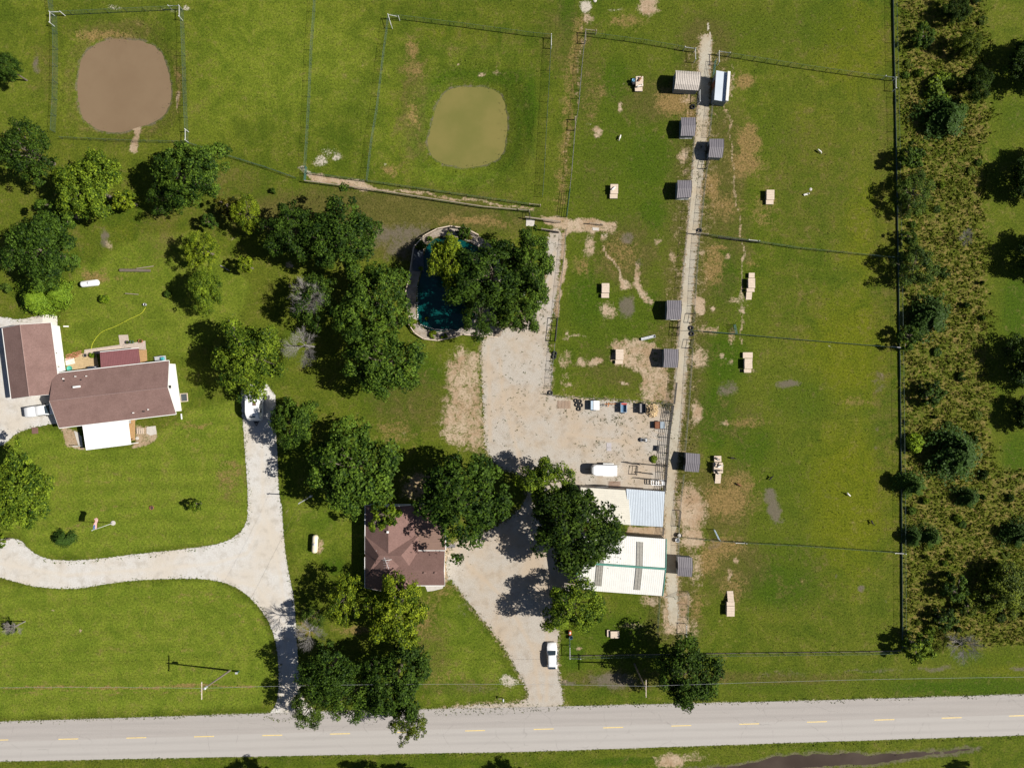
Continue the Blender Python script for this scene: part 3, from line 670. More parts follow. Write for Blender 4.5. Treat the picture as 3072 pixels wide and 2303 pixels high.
def proto_shrub(key, seed, R=1.4, n=1500, leaf=.24):
    rng = np.random.default_rng(seed); C = unit(rng, 14, -.1)*R*.62; C[:, 2] = np.abs(C[:, 2])*.75+.35
    i = rng.integers(0, 14, n); d = unit(rng, n, -.5); P = C[i]+d*(R*.36*(.5+.5*rng.random(n)))[:, None]; P[:, 2] = np.abs(P[:, 2])
    Vv, Ff = leaves(rng, P, d+np.array([0,0,.6]), leaf*(.6+.8*rng.random(n)))
    T = np.clip(.5+rng.normal(0, .15, 14)[i]+rng.normal(0, .18, n), 0, 1)
    mb = MB()
    for c in C[:7]: mb.tube([(0,0,-.05), tuple(c*.5), tuple(c)], [.05,.035,.01], 4)
    me2 = mb.mesh("trunk"); me2.materials.append(MBARK)
    PROTO[key] = (np_mesh("crown", Vv, Ff, ML_OAK, tint=np.repeat(T, 4)), me2, R, 0.0)
for i in range(4): proto_shrub("shrub%d" % i, 600+i)

def bare(seed, L=4.0, n=9, mat=MDEAD, up=.5):
    rng = random.Random(seed); mb = MB()
    def grow_(p, d, l, r, lev):
        q = p+d*l*.5+Vector((rng.uniform(-.1,.1), rng.uniform(-.1,.1), 0))*l; e = q+(d+Vector((rng.uniform(-.35,.35), rng.uniform(-.35,.35), rng.uniform(-.15,.2)))).normalized()*l*.55
        mb.tube([p, q, e], [r, r*.75, r*.45], 5 if lev < 2 else 3, cap=False)
        if lev < 3:
            for b_ in (q, e, q.lerp(e, .5)):
                for _ in range(3 if lev < 2 else 1):
                    dd = (d+Vector((rng.uniform(-.8,.8), rng.uniform(-.8,.8), rng.uniform(-.3,.4)))).normalized()
                    grow_(b_, dd, l*rng.uniform(.45,.7), r*.52, lev+1)
    for i in range(n):
        a = 6.283*i/n+rng.uniform(-.3,.3); grow_(Vector((0,0,0)), Vector((math.cos(a), math.sin(a), rng.uniform(.1, up*2))).normalized(), L*rng.uniform(.4,.65), .05, 0)
    me_ = mb.mesh("branches"); me_.materials.append(mat); return me_
BARE = [bare(1, n=9), bare(2, n=9), bare(3, 3.0, 7, MDEADDARK, 1.0)]
BARE_TRUNK = MB().tube([(0,0,-1),(0,0,.05)], [.2,.14], 7).mesh("trunk"); BARE_TRUNK.materials.append(MDEAD)

COLS = {"green": (.95,1.05,1.0), "dark": (.60,.72,.68), "blue": (.70,.84,.84), "bright": (1.75,1.62,1.1), "yellow": (2.35,1.95,1.0), "olive": (1.5,1.25,1.0), "deep": (.56,.64,.56), "grey": (1.08,1.1,1.3), "brown": (1.2,.75,.75), "lime": (2.2,2.1,1.0)}
def tree(kind, px, py, r, top, label, col="green", ry=None, cat="tree", name="tree", group=None, zc=None, rot=None):
    """crown seen centred at (px,py) with radius r, treetop at height top"""
    cm, tm, R, hc = PROTO[kind]; k_r = .9 if hc > 0 else 1.0; r *= k_r; ry = ry*k_r if ry else None
    if hc > 0:
        zc = zc if zc is not None else top*.62
        p = G(px, py, zc); sxy = r/S*(H-zc)/H/R; sy = (ry or r)/S*(H-zc)/H/R; sz = max((top-zc)/(R*.82), .35)
        o = empty(name, (p.x, p.y, 0))
        c = child("crown", cm, o, (0, 0, zc)); c.scale = (sxy, sy, sz)
        t = child("trunk", tm, o, (0, 0, zc)); t.scale = (sxy, sy, zc/hc)
        if rot is None and ry is None: a = random.random()*6.28
        else: a = rot or random.choice((0.0, math.pi))
        c.rotation_euler.z = a; t.rotation_euler.z = a
    else:
        zc = top*.45; p = G(px, py, zc); s = r/S*(H-zc)/H/R; h0 = 5.0 if kind.startswith("cedar") else 1.6
        o = empty(name, (p.x, p.y, 0)); a = random.random()*6.28
        for nm, me_ in (("crown", cm), ("trunk", tm)):
            c = child(nm, me_, o); c.scale = (s, (ry/S*(H-zc)/H/R) if ry else s, top/h0); c.rotation_euler.z = a if not ry else 0
    cc = COLS[col]; v = random.uniform(.92, 1.08)
    for ch in o.children: ch.color = (cc[0]*v, cc[1]*v, cc[2]*v, 1)
    return tag(o, label, cat, group)
def dead(px, py, r, z, label, which=0, rz=0.0, name="dead_tree"):
    p = G(px, py, z); o = empty(name, (p.x, p.y, 0), rz); s = r/S/4.0
    c = child("branches", BARE[which], o, (0,0,z)); c.scale = (s, s, s)
    t = child("trunk", BARE_TRUNK, o, (0,0,z)); t.scale = (s, s, z)
    return tag(o, label, "dead tree")

T = tree
g1, g2 = "trees at the house with the white gables", "trees round the garden pond"
T("oak0", 22, 205, 46, 8, "dark rounded tree cut by the picture edge beside the muddy pond", "blue")
T("loose0", 85, 455, 104, 11, "dull dark tree with grey dead branches below the muddy pond's fence corner", "dark", ry=98)
T("oak1", 262, 560, 104, 11, "bright green broad tree just below the muddy pond's bare ramp", "bright", ry=108)
T("small0", 375, 600, 40, 6, "yellow-green small tree on the flank of the bright broad tree", "yellow")
T("oak2", 572, 525, 120, 11.5, "large green tree at the lower fence corner of the muddy pond", "green", ry=112)
T("loose1", 500, 595, 60, 7, "loose green tree leaning out below the large fence-corner tree, partly in place of its shadow", "dark")  # dark crown, partly foliage, partly standing in for the corner tree's shadow
T("small1", 190, 635, 58, 7, "small green tree joining the bright tree and the blue-green one", "green")
T("oak3", 130, 755, 116, 11, "blue-green dense tree above the house with white gables", "blue", ry=118)
T("cedar0", 108, 895, 56, 4.6, "yellow-green juniper just above the brown-roofed garage wing", "lime")
T("cedar1", 172, 882, 40, 3.8, "smaller yellow-green juniper beside the white propane tank", "lime")
T("small0", 10, 770, 20, 4, "small green tree on the picture edge left of the blue-green tree", "green")
T("shrub0", 14, 865, 18, 2, "grey leafless-looking shrub on the picture edge beside the juniper", "grey", cat="shrub", name="shrub")
T("small1", 628, 665, 26, 4.2, "small blue-green tree below the large fence-corner tree", "blue")
T("loose2", 608, 750, 52, 7.5, "leaning yellow-green tree with a white trunk near two grassy clearings", "yellow", ry=66)
T("dense0", 615, 870, 60, 7.5, "oval green tree with its long shadow in the middle of the back lawn", "bright", ry=68)
T("small0", 738, 797, 30, 5, "small yellow-green tree standing on a pale leaning stem", "yellow")
T("small1", 688, 625, 40, 4.5, "reddish brown half-dead tree beside the large fence-corner tree", "brown")
T("loose0", 742, 640, 58, 7, "sparse yellow-green tree beside the reddish half-dead one", "yellow")
T("oak4", 872, 695, 98, 10, "dark green tree at the left of the central grove", "dark", ry=90)
T("oak0", 1022, 700, 132, 12, "largest dark green crown at the top of the central grove", "dark", ry=122)
T("loose1", 945, 905, 78, 9, "green tree growing round the white dead tree in the central grove", "green", ry=90)
T("oak1", 1120, 905, 128, 12, "tall green tree next to the wooden deck of the garden pond", "green", ry=135)
T("oak3", 1155, 1085, 134, 12, "broad green tree at the lower end of the central grove", "green", ry=112)
dead(935, 893, 58, 6.5, "white bare dead tree in the central grove, upper of two", 0)
dead(915, 1035, 56, 6.0, "white bare dead tree below the central grove, lower of two", 1, 1.1)
T("oak4", 748, 1080, 126, 11, "broad yellow-green tree shading the camper", "bright", ry=126)
T("oak2", 880, 1270, 74, 9.5, "green tree right beside the camper's gravel bay", "green", ry=88)
T("oak3", 1065, 1400, 150, 13, "large green tree above the shingled house with the hipped roof", "green", ry=150)
T("small1", 1155, 1540, 52, 8.5, "small green crown hanging over the hipped roof's upper edge", "bright")
T("oak0", 1395, 1500, 160, 13, "largest dark tree between the hipped house and the gravel yard", "dark", ry=158)
T("oak2", 1645, 1450, 92, 9.5, "yellow-green tree at the corner of the cream metal roof", "bright")
T("dense1", 1728, 1585, 154, 13, "dense dark green tree covering half the white barn roof", "deep", ry=150)
T("oak2", 1725, 1815, 100, 9.5, "yellow-green tree with a leaf shadow on the drive below the barn", "bright", ry=92)
T("loose1", 1032, 1795, 58, 9, "slender yellow-green tree below the hipped house", "yellow", ry=86)
T("oak4", 1190, 1830, 108, 11, "bright yellow-green tree covering the hipped house's lower roof", "yellow", ry=114)
T("oak1", 1185, 2045, 112, 11.5, "dark green tree overhanging the road, right one of the roadside grove", "dark", ry=125)
T("oak0", 985, 2015, 105, 11.5, "dark green tree beside the drive's mouth in the roadside grove", "dark", ry=96)
T("loose2", 1050, 2090, 90, 10, "green crown in the middle of the roadside grove", "green", ry=80)
T("loose0", 925, 2125, 62, 9, "open-branched tree hanging over the road at the drive's mouth", "grey")
T("loose1", 1225, 2160, 62, 10, "thin-leaved olive crown reaching farthest over the road", "olive")
T("oak3", 2065, 2015, 108, 11, "solitary dark tree beside the crossarm pole and the road", "dark", ry=112)
T("small0", 1390, 700, 26, 4, "dark palm-like plant at the upper end of the garden pond", "dark")
T("oak3", 1345, 785, 66, 9.5, "yellow-green willow standing in the garden pond", "yellow", ry=84, group=g2)
T("oak2", 1475, 822, 138, 11, "large dark tree over the right half of the garden pond", "dark", ry=118, group=g2)
T("oak4", 1590, 790, 84, 11, "green tree between the garden pond and the paddock fence", "green", ry=110, group=g2)
T("loose0", 1440, 945, 78, 10, "dark tree over the lower end of the garden pond", "dark", group=g2)
T("oak1", 1560, 920, 90, 10.5, "green tree hiding the white trailer by the garden pond", "green", ry=86, group=g2)
T("oak0", 62, 1465, 108, 10.5, "tall yellow-green tree beside the looping gravel drive", "bright", ry=138)
T("small1", -5, 1625, 26, 4.5, "small green tree at the picture edge where the loop drive leaves", "bright")
T("cedar2", 188, 1617, 34, 2.6, "low dark spruce bush on the front lawn below the flag", "blue", ry=26, cat="shrub", name="bush")
T("small0", 588, 1516, 22, 3.2, "young bushy tree alone on the front lawn", "bright")
dead(45, 1878, 36, 2.6, "thin bare sapling on the roadside lawn", 2, .4, "sapling")
T("small0", 35, 1885, 18, 2.8, "sparse young tree next to the bare sapling on the roadside lawn", "dark")
T("shrub1", 312, 897, 17, 1.4, "pale green small cedar bush on the back lawn beside the propane tank", "lime", cat="shrub", name="bush")
T("shrub2", 502, 882, 13, 1.2, "tiny dark bush on the back lawn below the oval tree", "dark", cat="shrub", name="bush")
T("shrub3", 818, 572, 10, 1.2, "tiny green bush on the mown strip below the long pasture fence", "dark", cat="shrub", name="bush")
dead(930, 1890, 46, 7, "bare grey tree throwing branch shadows over the gravel drive", 1, 2.2)
T("loose2", 940, 1850, 40, 6, "half-bare dull tree at the edge of the gravel drive", "grey")
# the lane of big trees at the picture's edge and beyond the road
for (x, y, r, tp, lb) in [(3122,185,98,6.5,"uppermost big dark tree at the field edge beyond the brush strip"),(3122,520,92,6.2,"big dark tree at the field edge, second from the top"),(3125,765,78,5.8,"big dark tree at the field edge, third from the top"),(3122,1085,96,6.3,"big dark tree at the field edge, fourth from the top"),(3092,1242,58,4.6,"smaller dark tree at the field edge, lowest of its row")]:
    T(random.choice(("dense0","dense1")), x, y, r*1.08, tp, lb, "deep", group="big trees along the far field edge", zc=tp*.5)
for (x, y, r, lb) in [(800,2372,60,"tree below the road whose tip shows left of the roadside grove"),(1150,2385,66,"tree below the road opposite the roadside grove"),(1260,2380,52,"tree below the road just right of the one opposite the grove"),(1590,2378,62,"tree below the road opposite the drive with the white car"),(3020,2352,24,"tree tip below the ditch at the picture corner")]:
    T("oak1", x, y, r, 8, lb, "dark", group="trees beyond the road")

# ------------------------------------------------------------------ the overgrown strip
def brush(seed, n, bounds, hlo, hhi, mat, name, label, blades=6, keep=None, wid=.09):
    rng = np.random.default_rng(seed)
    px = rng.uniform(bounds[0], bounds[2], n); py = rng.uniform(bounds[1], bounds[3], n)
    if keep is not None:
        k = keep(px, py); px, py = px[k], py[k]; n = len(px)
    x = np.repeat((px-CX)/S, blades); y = np.repeat((CY-py)/S, blades); m = n*blades
    a = rng.random(m)*6.283; bg_ = np.repeat(rng.uniform(.5, 1.6, n)**1.5, blades); h = rng.uniform(hlo, hhi, m)*bg_; lean = h*rng.uniform(.15, .9, m)
    ox, oy = rng.normal(0, .1, m), rng.normal(0, .1, m)
    base = np.stack([x+ox, y+oy, np.zeros(m)], 1); side = np.stack([-np.sin(a), np.cos(a), np.zeros(m)], 1)*(wid*bg_**.5*rng.uniform(.4, 1.3, m))[:, None]
    mid = base+np.stack([np.cos(a)*lean*.4, np.sin(a)*lean*.4, h*.7], 1); tip = base+np.stack([np.cos(a)*lean, np.sin(a)*lean, h*.92], 1)
    Vv = np.stack([base-side*.5, base+side*.5, mid+side, tip, mid-side], 1).reshape(-1, 3); q = np.arange(m)*5
    Ff = np.stack([q, q+1, q+2, q+4], 1); F3 = np.stack([q+4, q+2, q+3, q+3], 1)
    t = np.clip(np.repeat(rng.random(n), blades)*.75+rng.random(m)*.25, 0, 1)
    Vt = Vv; F2 = np.concatenate([np.stack([q, q+1, q+2], 1), np.stack([q, q+2, q+4], 1), np.stack([q+4, q+2, q+3], 1)])
    me_ = np_mesh(name, Vt, F2, mat, tint=np.repeat(t, 5))
    o = link(bpy.data.objects.new(name, me_)); return tag(o, label, None, None, "stuff")
STRIP = [(2692,-60),(2965,-60),(2960,300),(2958,700),(2970,1000),(2974,1400),(3160,1420),(3160,1930),(2900,1940),(2760,1945),(2712,1930),(2712,1500),(2705,1000),(2698,500)]
def instrip(px, py): return poly_sdf(STRIP, px+RNG.normal(0, 4, len(px))+np.where(px > 2850, 12*np.sin(py*.031)+9*np.sin(py*.083+1)+RNG.normal(0, 9, len(px)), 0), py) > 0
brush(21, 24000, (2690,-60,3160,1945), .07, .30, ML_BRUSH, "tall_weeds", "tall brown and olive weeds filling the overgrown strip", 5, instrip)
ML_GRASS = leaf_mat("grass_tufts", (.085,.12,.018), (.19,.22,.045), transl=.35)
def open_grass(px, py):
    j = np.clip(((px+180)/STEP).astype(int)+6, 0, nc-1); i = np.clip(((py+180)/STEP).astype(int)+6, 0, nr-1)
    ok = (YS[i, j] < 4) & (LS[i, j] < 1) & (HS[i, j] < 1) & (RS[i, j] < -3) & (AD[i, j] > 17) & (D1[i, j] < .3) & (D2[i, j] < .3) & (D3[i, j] < -1) & (DD[i, j] < .2)
    ok &= (M["dirt"][i, j] < .5) & (M["mud"][i, j] < .7) & (px < 2700)
    return ok & (poly_sdf(APRON, px, py) < 0)
brush(22, 60000, (-60,-60,2700,2360), .03, .10, ML_GRASS, "pasture_grass", "longer grass blades standing over the pasture and lawns", 2, open_grass, .05)
def fringe(px, py):
    j = np.clip(((px+180)/STEP).astype(int)+6, 0, nc-1); i = np.clip(((py+180)/STEP).astype(int)+6, 0, nr-1)
    d = np.minimum.reduce([np.abs(YS[i, j]), np.abs(LS[i, j]-2), np.abs(HS[i, j]-2), np.abs(RS[i, j]+3)])
    return d < 6
brush(23, 170000, (-60,900,3100,2320), .04, .14, ML_GRASS, "verge_grass", "ragged grass along the edges of drives and road", 2, fringe, .06)
def weedy(px, py):
    w = np.zeros(len(px))
    for (cx, cy, rx, ry, a) in [(1930,1300,60,22,1),(1790,1335,60,20,1),(1960,1370,50,30,1),(1850,1260,70,14,1.3),(1880,1350,120,60,.5),(1840,1400,40,30,.8),(1530,1200,50,140,.35),(1640,1150,16,70,1.1),(1700,1240,120,12,.5),(2072,1300,8,90,1.3),(2078,1150,9,110,.9),(2066,1480,8,100,1.0),(2100,450,14,160,.9),(2120,620,8,120,.7),(1635,980,14,80,.8),(1950,1195,30,10,.7),(1670,720,20,40,.5),(1790,720,50,50,.6),(1820,1430,60,14,1.0),(1560,1130,40,80,.3)]:
        w = np.maximum(w, a*np.exp(-((px-cx)/rx)**2-((py-cy)/ry)**2))
    cl = (np.sin(px*.21+3*np.sin(py*.05))*np.sin(py*.23+2.5*np.sin(px*.061))+.6*np.sin(px*.47+1.3)*np.sin(py*.53+px*.05))
    return RNG.random(len(px)) < w*np.clip(.12+cl*.75, .03, 1)
ML_WEED = leaf_mat("weed_rosettes", (.08,.10,.02), (.19,.21,.05), transl=.35)
brush(24, 120000, (1400,250,2160,1560), .02, .09, ML_WEED, "weeds", "green weeds coming up through the gravel yard and lane", 4, weedy, .055)
# shrubs and cedars standing in the strip
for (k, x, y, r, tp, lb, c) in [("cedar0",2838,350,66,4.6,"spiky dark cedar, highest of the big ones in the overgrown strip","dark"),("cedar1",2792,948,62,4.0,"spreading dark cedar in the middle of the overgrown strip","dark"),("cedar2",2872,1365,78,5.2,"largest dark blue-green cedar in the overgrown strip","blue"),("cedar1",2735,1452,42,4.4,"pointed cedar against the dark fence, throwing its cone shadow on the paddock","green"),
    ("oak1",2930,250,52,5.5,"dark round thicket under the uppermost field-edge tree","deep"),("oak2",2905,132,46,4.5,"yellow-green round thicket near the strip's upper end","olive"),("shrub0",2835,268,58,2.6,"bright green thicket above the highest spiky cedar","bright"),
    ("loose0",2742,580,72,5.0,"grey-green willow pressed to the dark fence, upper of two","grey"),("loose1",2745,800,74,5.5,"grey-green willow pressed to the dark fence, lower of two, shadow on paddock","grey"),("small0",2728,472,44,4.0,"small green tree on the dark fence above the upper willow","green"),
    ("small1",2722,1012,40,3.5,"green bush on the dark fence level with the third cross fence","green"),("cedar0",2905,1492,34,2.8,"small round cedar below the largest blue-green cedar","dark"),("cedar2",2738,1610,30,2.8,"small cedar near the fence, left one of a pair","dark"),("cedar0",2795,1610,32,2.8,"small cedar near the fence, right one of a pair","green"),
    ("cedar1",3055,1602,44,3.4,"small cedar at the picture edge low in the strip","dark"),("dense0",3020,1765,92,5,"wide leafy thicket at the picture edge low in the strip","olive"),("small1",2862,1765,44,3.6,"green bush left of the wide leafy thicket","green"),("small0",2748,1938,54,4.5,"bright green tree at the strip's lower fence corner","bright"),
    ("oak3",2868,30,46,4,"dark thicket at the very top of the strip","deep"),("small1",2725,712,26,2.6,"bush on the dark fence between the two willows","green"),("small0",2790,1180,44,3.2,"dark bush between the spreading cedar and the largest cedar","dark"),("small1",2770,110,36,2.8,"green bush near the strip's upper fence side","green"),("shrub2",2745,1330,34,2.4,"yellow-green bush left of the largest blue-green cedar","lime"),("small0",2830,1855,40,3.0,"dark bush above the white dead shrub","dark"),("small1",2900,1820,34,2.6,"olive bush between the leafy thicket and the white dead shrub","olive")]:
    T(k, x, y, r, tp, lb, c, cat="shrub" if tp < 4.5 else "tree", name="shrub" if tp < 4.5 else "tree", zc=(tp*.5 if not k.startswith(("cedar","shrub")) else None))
dead(2885, 1930, 52, 1.8, "white dead shrub at the lower end of the overgrown strip", 0, .5, "dead_shrub")
dead(2895, 710, 26, 1.2, "pale dead shrub beside the field edge in the overgrown strip", 1, .9, "dead_shrub")
rs = random.Random(5); n_s = 0
ZONES = [(230,"beside the upper field-edge trees"),(480,"above the upper grey-green willow"),(700,"between the two grey-green willows"),(900,"above the spreading dark cedar"),(1150,"below the spreading dark cedar"),(1420,"around the largest blue-green cedar"),(1680,"near the pair of small cedars"),(9999,"around the wide leafy thicket")]
WORDS = {"dark":"dark green","deep":"very dark","green":"mid-green","olive":"olive","bright":"bright green"}
spots = []
while len(spots) < 64:
    x, y = rs.uniform(2712, 3090), rs.uniform(-20, 1930)
    if poly_sdf(STRIP, np.array([x]), np.array([y]))[0] < 8: continue
    c = rs.choice(("dark","deep","green","olive","bright","dark","deep")); spots.append((y, x, c, next(z for lim, z in ZONES if y < lim), rs.uniform(7, 19), rs.uniform(.6, 1.4), rs.randrange(4)))
spots.sort(); seen = {}
RANK = ["topmost one","second from the top","third from the top","fourth from the top","fifth from the top","sixth from the top","seventh from the top","eighth from the top"]
for y, x, c, z, r, tp, k in spots:
    n_ = seen.get((c, z), 0); seen[(c, z)] = n_+1
    T("shrub%d" % k, x, y, r, tp, "%s shrub in weeds %s, %s" % (WORDS[c], z, RANK[n_]), c, cat="shrub", name="shrub", group="small shrubs in the overgrown strip")
# pond-side and house plants
for (x, y, r, tp, lb, c) in [(1300,1005,15,.9,"yellow-green flowering bush at the pond's lower edge","yellow"),(1332,1008,12,.8,"green bush beside the flowering one at the pond's lower edge","lime"),(1240,973,18,1.2,"yellow-green shrub on the pond's lower left bank","yellow"),(1262,735,20,1.0,"dark green reeds at the pond's upper left corner","dark"),(1288,718,11,.8,"pale leafed plant on the pond's upper left rim","grey"),(1280,956,7,.6,"yellow lily clump floating in the teal pond","yellow"),(1388,702,18,1.4,"dark red bush on the pond's upper rim","brown"),(1410,712,10,.6,"orange flowering plant on the pond's upper rim","brown"),(1262,805,8,.6,"green tuft beside the pond's dark stone ledge","lime"),(1962,1378,13,.6,"round green weed clump near the corral panels","bright"),(245,1300,9,.7,"green plant beside the white porch roof","bright"),(276,1064,11,.9,"potted leafy plant beside the maroon roof","lime"),(590,1960,10,.8,"low tree shadow bush at the drive edge","dark")][:12]:
    T("shrub%d" % (int(x) % 4), x, y, r, tp, lb, c, cat="plant", name="plant")
# ------------------------------------------------------------------ buildings
def shingle_mat(name, c0, c1):
    m, nt, b = new_mat(name); g = N(nt)
    n1 = g.noise(14.0, 3, .8); n2 = g.noise(.5, 4, .6); n3 = g.noise(4.0, 3, .7)
    col = g.mix(g.ramp(n1, .3, .7), c0, c1)
    col = g.mix(g.math('MULTIPLY', g.ramp(n2, .4, .7), .35), col, tuple(x*.8 for x in c0))
    col = g.mix(g.ramp(n3, .3, .7), g.mix(1.0, col, (.86,.86,.86), 'MULTIPLY'), g.mix(1.0, col, (1.1,1.1,1.1), 'MULTIPLY'))
    nt.links.new(col, b.inputs["Base Color"]); b.inputs["Roughness"].default_value = .92; b.inputs["Specular IOR Level"].default_value = .2
    nt.links.new(g.bump(n1, .4, .02), b.inputs["Normal"]); return m
M_SHING = shingle_mat("brown_shingles", (.165,.098,.084), (.26,.168,.148))
M_SHING2 = shingle_mat("dark_brown_shingles", (.15,.087,.074), (.225,.14,.122))
M_RIDGE = pm("ridge_shingles", (.27,.18,.16), .9, .3, 5)
M_WHITE = pm("white_siding", (.80,.79,.76), .6, .06, .8)
M_TRIM = pm("white_trim", (.78,.77,.74), .5, .08, 2)
M_GLASS = pm("window_glass", (.03,.045,.06), .08, .2, 1, spec=.6)
M_DARK = pm("black_fittings", (.025,.025,.028), .6, .2, 3)
M_GREYMET = pm("grey_shed_metal", (.20,.185,.20), .45, .12, 1.2, spec=.5)
M_GREYWALL = pm("blue_grey_siding", (.20,.23,.26), .6, .12, 1)
M_BEIGE = pm("beige_shed_metal", (.52,.47,.42), .5, .12, 1.5)
M_WMETAL = pm("white_barn_metal", (.70,.69,.65), .45, .07, .7)
M_CREAM = pm("cream_barn_metal", (.60,.57,.49), .5, .08, .7)
M_BLUEW = pm("galvanised_roof", (.52,.575,.63), .4, .06, .7)
M_GREENTRIM = pm("green_trim", (.08,.25,.20), .5, .15, 2)
M_SKYL = pm("weathered_skylight", (.30,.285,.25), .5, .3, 3)
M_BARNWALL = pm("tan_barn_siding", (.36,.32,.27), .7, .15, 1)
M_MAROON = pm("maroon_metal", (.205,.085,.088), .5, .12, 1.5)
M_BROWNMET = pm("brown_low_roof", (.20,.125,.095), .6, .12, 1.2)
M_CONC = pm("concrete", (.50,.465,.42), .9, .15, 2, bump=.2)
M_WOOD = pm("warm_deck_boards", (.44,.27,.125), .8, .25, 4)
M_OLDWOOD = pm("weathered_wood", (.33,.27,.21), .9, .3, 4, bump=.3)
M_PLY = pm("bleached_boards", (.58,.475,.375), .85, .15, 3, bump=.2)
M_PLYSIDE = pm("crate_sides", (.36,.29,.22), .9, .2, 3)
M_STEEL = pm("galvanised_steel", (.55,.56,.57), .45, .15, 3, metal=.3)
M_WPIPE = pm("white_pipe", (.62,.62,.61), .5, .1, 2)
M_GREENPIPE = pm("green_pipe", (.045,.12,.095), .5, .2, 2)
M_DKPIPE = pm("dark_pipe", (.06,.055,.05), .6, .3, 2)
M_RUST = pm("rusty_steel", (.20,.075,.035), .8, .35, 4)
M_RUBBER = pm("old_rubber", (.022,.022,.024), .85, .25, 4)
M_BRICK = pm("red_brick", (.42,.17,.10), .9, .4, 5)
M_WPAINT = pm("white_vehicle_paint", (.82,.82,.82), .22, .03, .5, spec=.6)
M_BLUEP = pm("pale_blue_paint", (.42,.52,.62), .4, .1, 1)

def eave_pts(px4, z): return [G(x, y, z) for x, y in px4]
def rib_line(mb, a, b, up, side, w=.05, h=.045):
    s = side*w*.5; mb.prism([a-s-up*.01, b-s-up*.01, b+s-up*.01, a+s-up*.01], [a-s*.5+up*h, b-s*.5+up*h, b+s*.5+up*h, a+s*.5+up*h])
def slope_panel(a, b, rb, ra, thick, ribs=0.0, along=False, h=.045):
    """roof slope a-b (eave) up to ra-rb; a slab with optional raised seams"""
    n = (b-a).cross(ra-a).normalized()
    if n.z < 0: n = -n
    mb = MB().prism([a-n*thick, b-n*thick, rb-n*thick, ra-n*thick], [a, b, rb, ra])
    if ribs:
        if not along:
            k = max(2, int((b-a).length/ribs)); sd = (b-a).normalized()
            for i in range(k+1):
                t = .004+.992*i/k; rib_line(mb, a.lerp(b, t), ra.lerp(rb, t), n, sd, h=h)
        else:
            k = max(2, int((ra-a).length/ribs)); sd = (ra-a).normalized()
            for i in range(k+1):
                t = .01+.98*i/k; rib_line(mb, a.lerp(ra, t), b.lerp(rb, t), n, sd, h=h)
    return mb
def gable(root, A, B, C, D, zr, m_roof, m_wall, oh=.35, ohg=.25, thick=.12, ribs=0, fascia=None, ridge=None, wall=True, names=("roof", "wall"), m_roof2=None, west_open=False, rib_h=.045):
    """A-B and D-C are the two eaves (world points at eave height); ridge between midpoints. root: Empty at origin"""
    Ra, Rb = (A+D)/2, (B+C)/2; Ra.z = Rb.z = zr
    r1 = slope_panel(A, B, Rb, Ra, thick, ribs, h=rib_h).build(names[0], m_roof, root)
    r2 = slope_panel(D, C, Rb, Ra, thick, ribs, h=rib_h).build(names[0], m_roof2 or m_roof, root)
    for r in (r1, r2): fix_normals(r.data)
    if ridge:
        d = (Rb-Ra).normalized(); MB().tube([Ra+Vector((0,0,.02)), Rb+Vector((0,0,.02))], ridge[1], 6).build("ridge_cap", ridge[0], r1)
    if fascia:
        for p, q, rr in ((A, B, r1), (D, C, r2)):
            o_ = (p-(D if rr is r1 else A)); o_.z = 0; o_.normalize()
            MB().box((p+q)/2+o_*.07-Vector((0,0,.06)), ((q-p).length, .12, .13), math.atan2((q-p).y, (q-p).x)).build("gutter", fascia, rr)
        for p, r_, q in (((A, Ra, D), (B, Rb, C)) if not west_open else ((Ra, Ra.lerp(D,.01), D), (B, Rb, C))):
            mb = MB(); e = (B-A).normalized()*(.03 if p is B else -.03); dn = Vector((0,0,-.16))
            for s, t in ((p, r_), (r_, q)): mb.prism([s+e*.2, t+e*.2, t+e*.2+dn, s+e*.2+dn], [s+e*1.6, t+e*1.6, t+e*1.6+dn, s+e*1.6+dn])
            f = mb.build("bargeboard", fascia, r1); fix_normals(f.data)
    if wall:
        u = (B-A).normalized(); v = (D-A).normalized(); half = (D-A).length/2; ze = A.z; sl = (zr-ze)/half
        a, b, c, d = A+u*ohg+v*oh, B-u*ohg+v*oh, C-u*ohg-v*oh, D+u*ohg-v*oh
        zt = ze+sl*oh-thick-.05; rz_ = zr-thick-.06
        def fl(p, z): return Vector((p.x, p.y, z))
        mid1, mid2 = (a+d)/2, (b+c)/2
        ring1 = [fl(a,0), fl(a,zt), fl(mid1,rz_), fl(d,zt), fl(d,0)]; ring2 = [fl(b,0), fl(b,zt), fl(mid2,rz_), fl(c,zt), fl(c,0)]
        w = MB().prism(ring1, ring2).build(names[1], m_wall, root); fix_normals(w.data)
        return w, (a, b, c, d, zt)
    return None, None
def window(parent, p, n, w=1.1, h=1.1, name="window", pane=None):
    """window centred at p on a wall with outward normal n"""
    a = math.atan2(n.y, n.x)-math.pi/2
    f = MB()
    for dx, dz, sx, sz in ((0, h/2, w+.16, .08), (0, -h/2, w+.16, .08), (-w/2, 0, .08, h), (w/2, 0, .08, h), (0, 0, .05, h)):
        f.box(p+n*.04+Matrix.Rotation(a, 3, 'Z') @ Vector((dx, 0, dz)), (sx, .06, sz), a)
    o = f.build(name, M_TRIM, parent); MB().box(p+n*.015, (w, .03, h), a).build("pane", pane or M_GLASS, o); return o
def door(parent, p, n, w=.95, h=2.05, mat=None, name="door"):
    a = math.atan2(n.y, n.x)-math.pi/2
    o = MB().box(p+n*.03+Vector((0,0,h/2)), (w, .06, h), a).build(name, mat or M_TRIM, parent)
    MB().box(p+n*.09+Matrix.Rotation(a, 3, 'Z') @ Vector((w*.38,0,1.0)), (.05,.06,.14), a).build("handle", M_DARK, o); return o
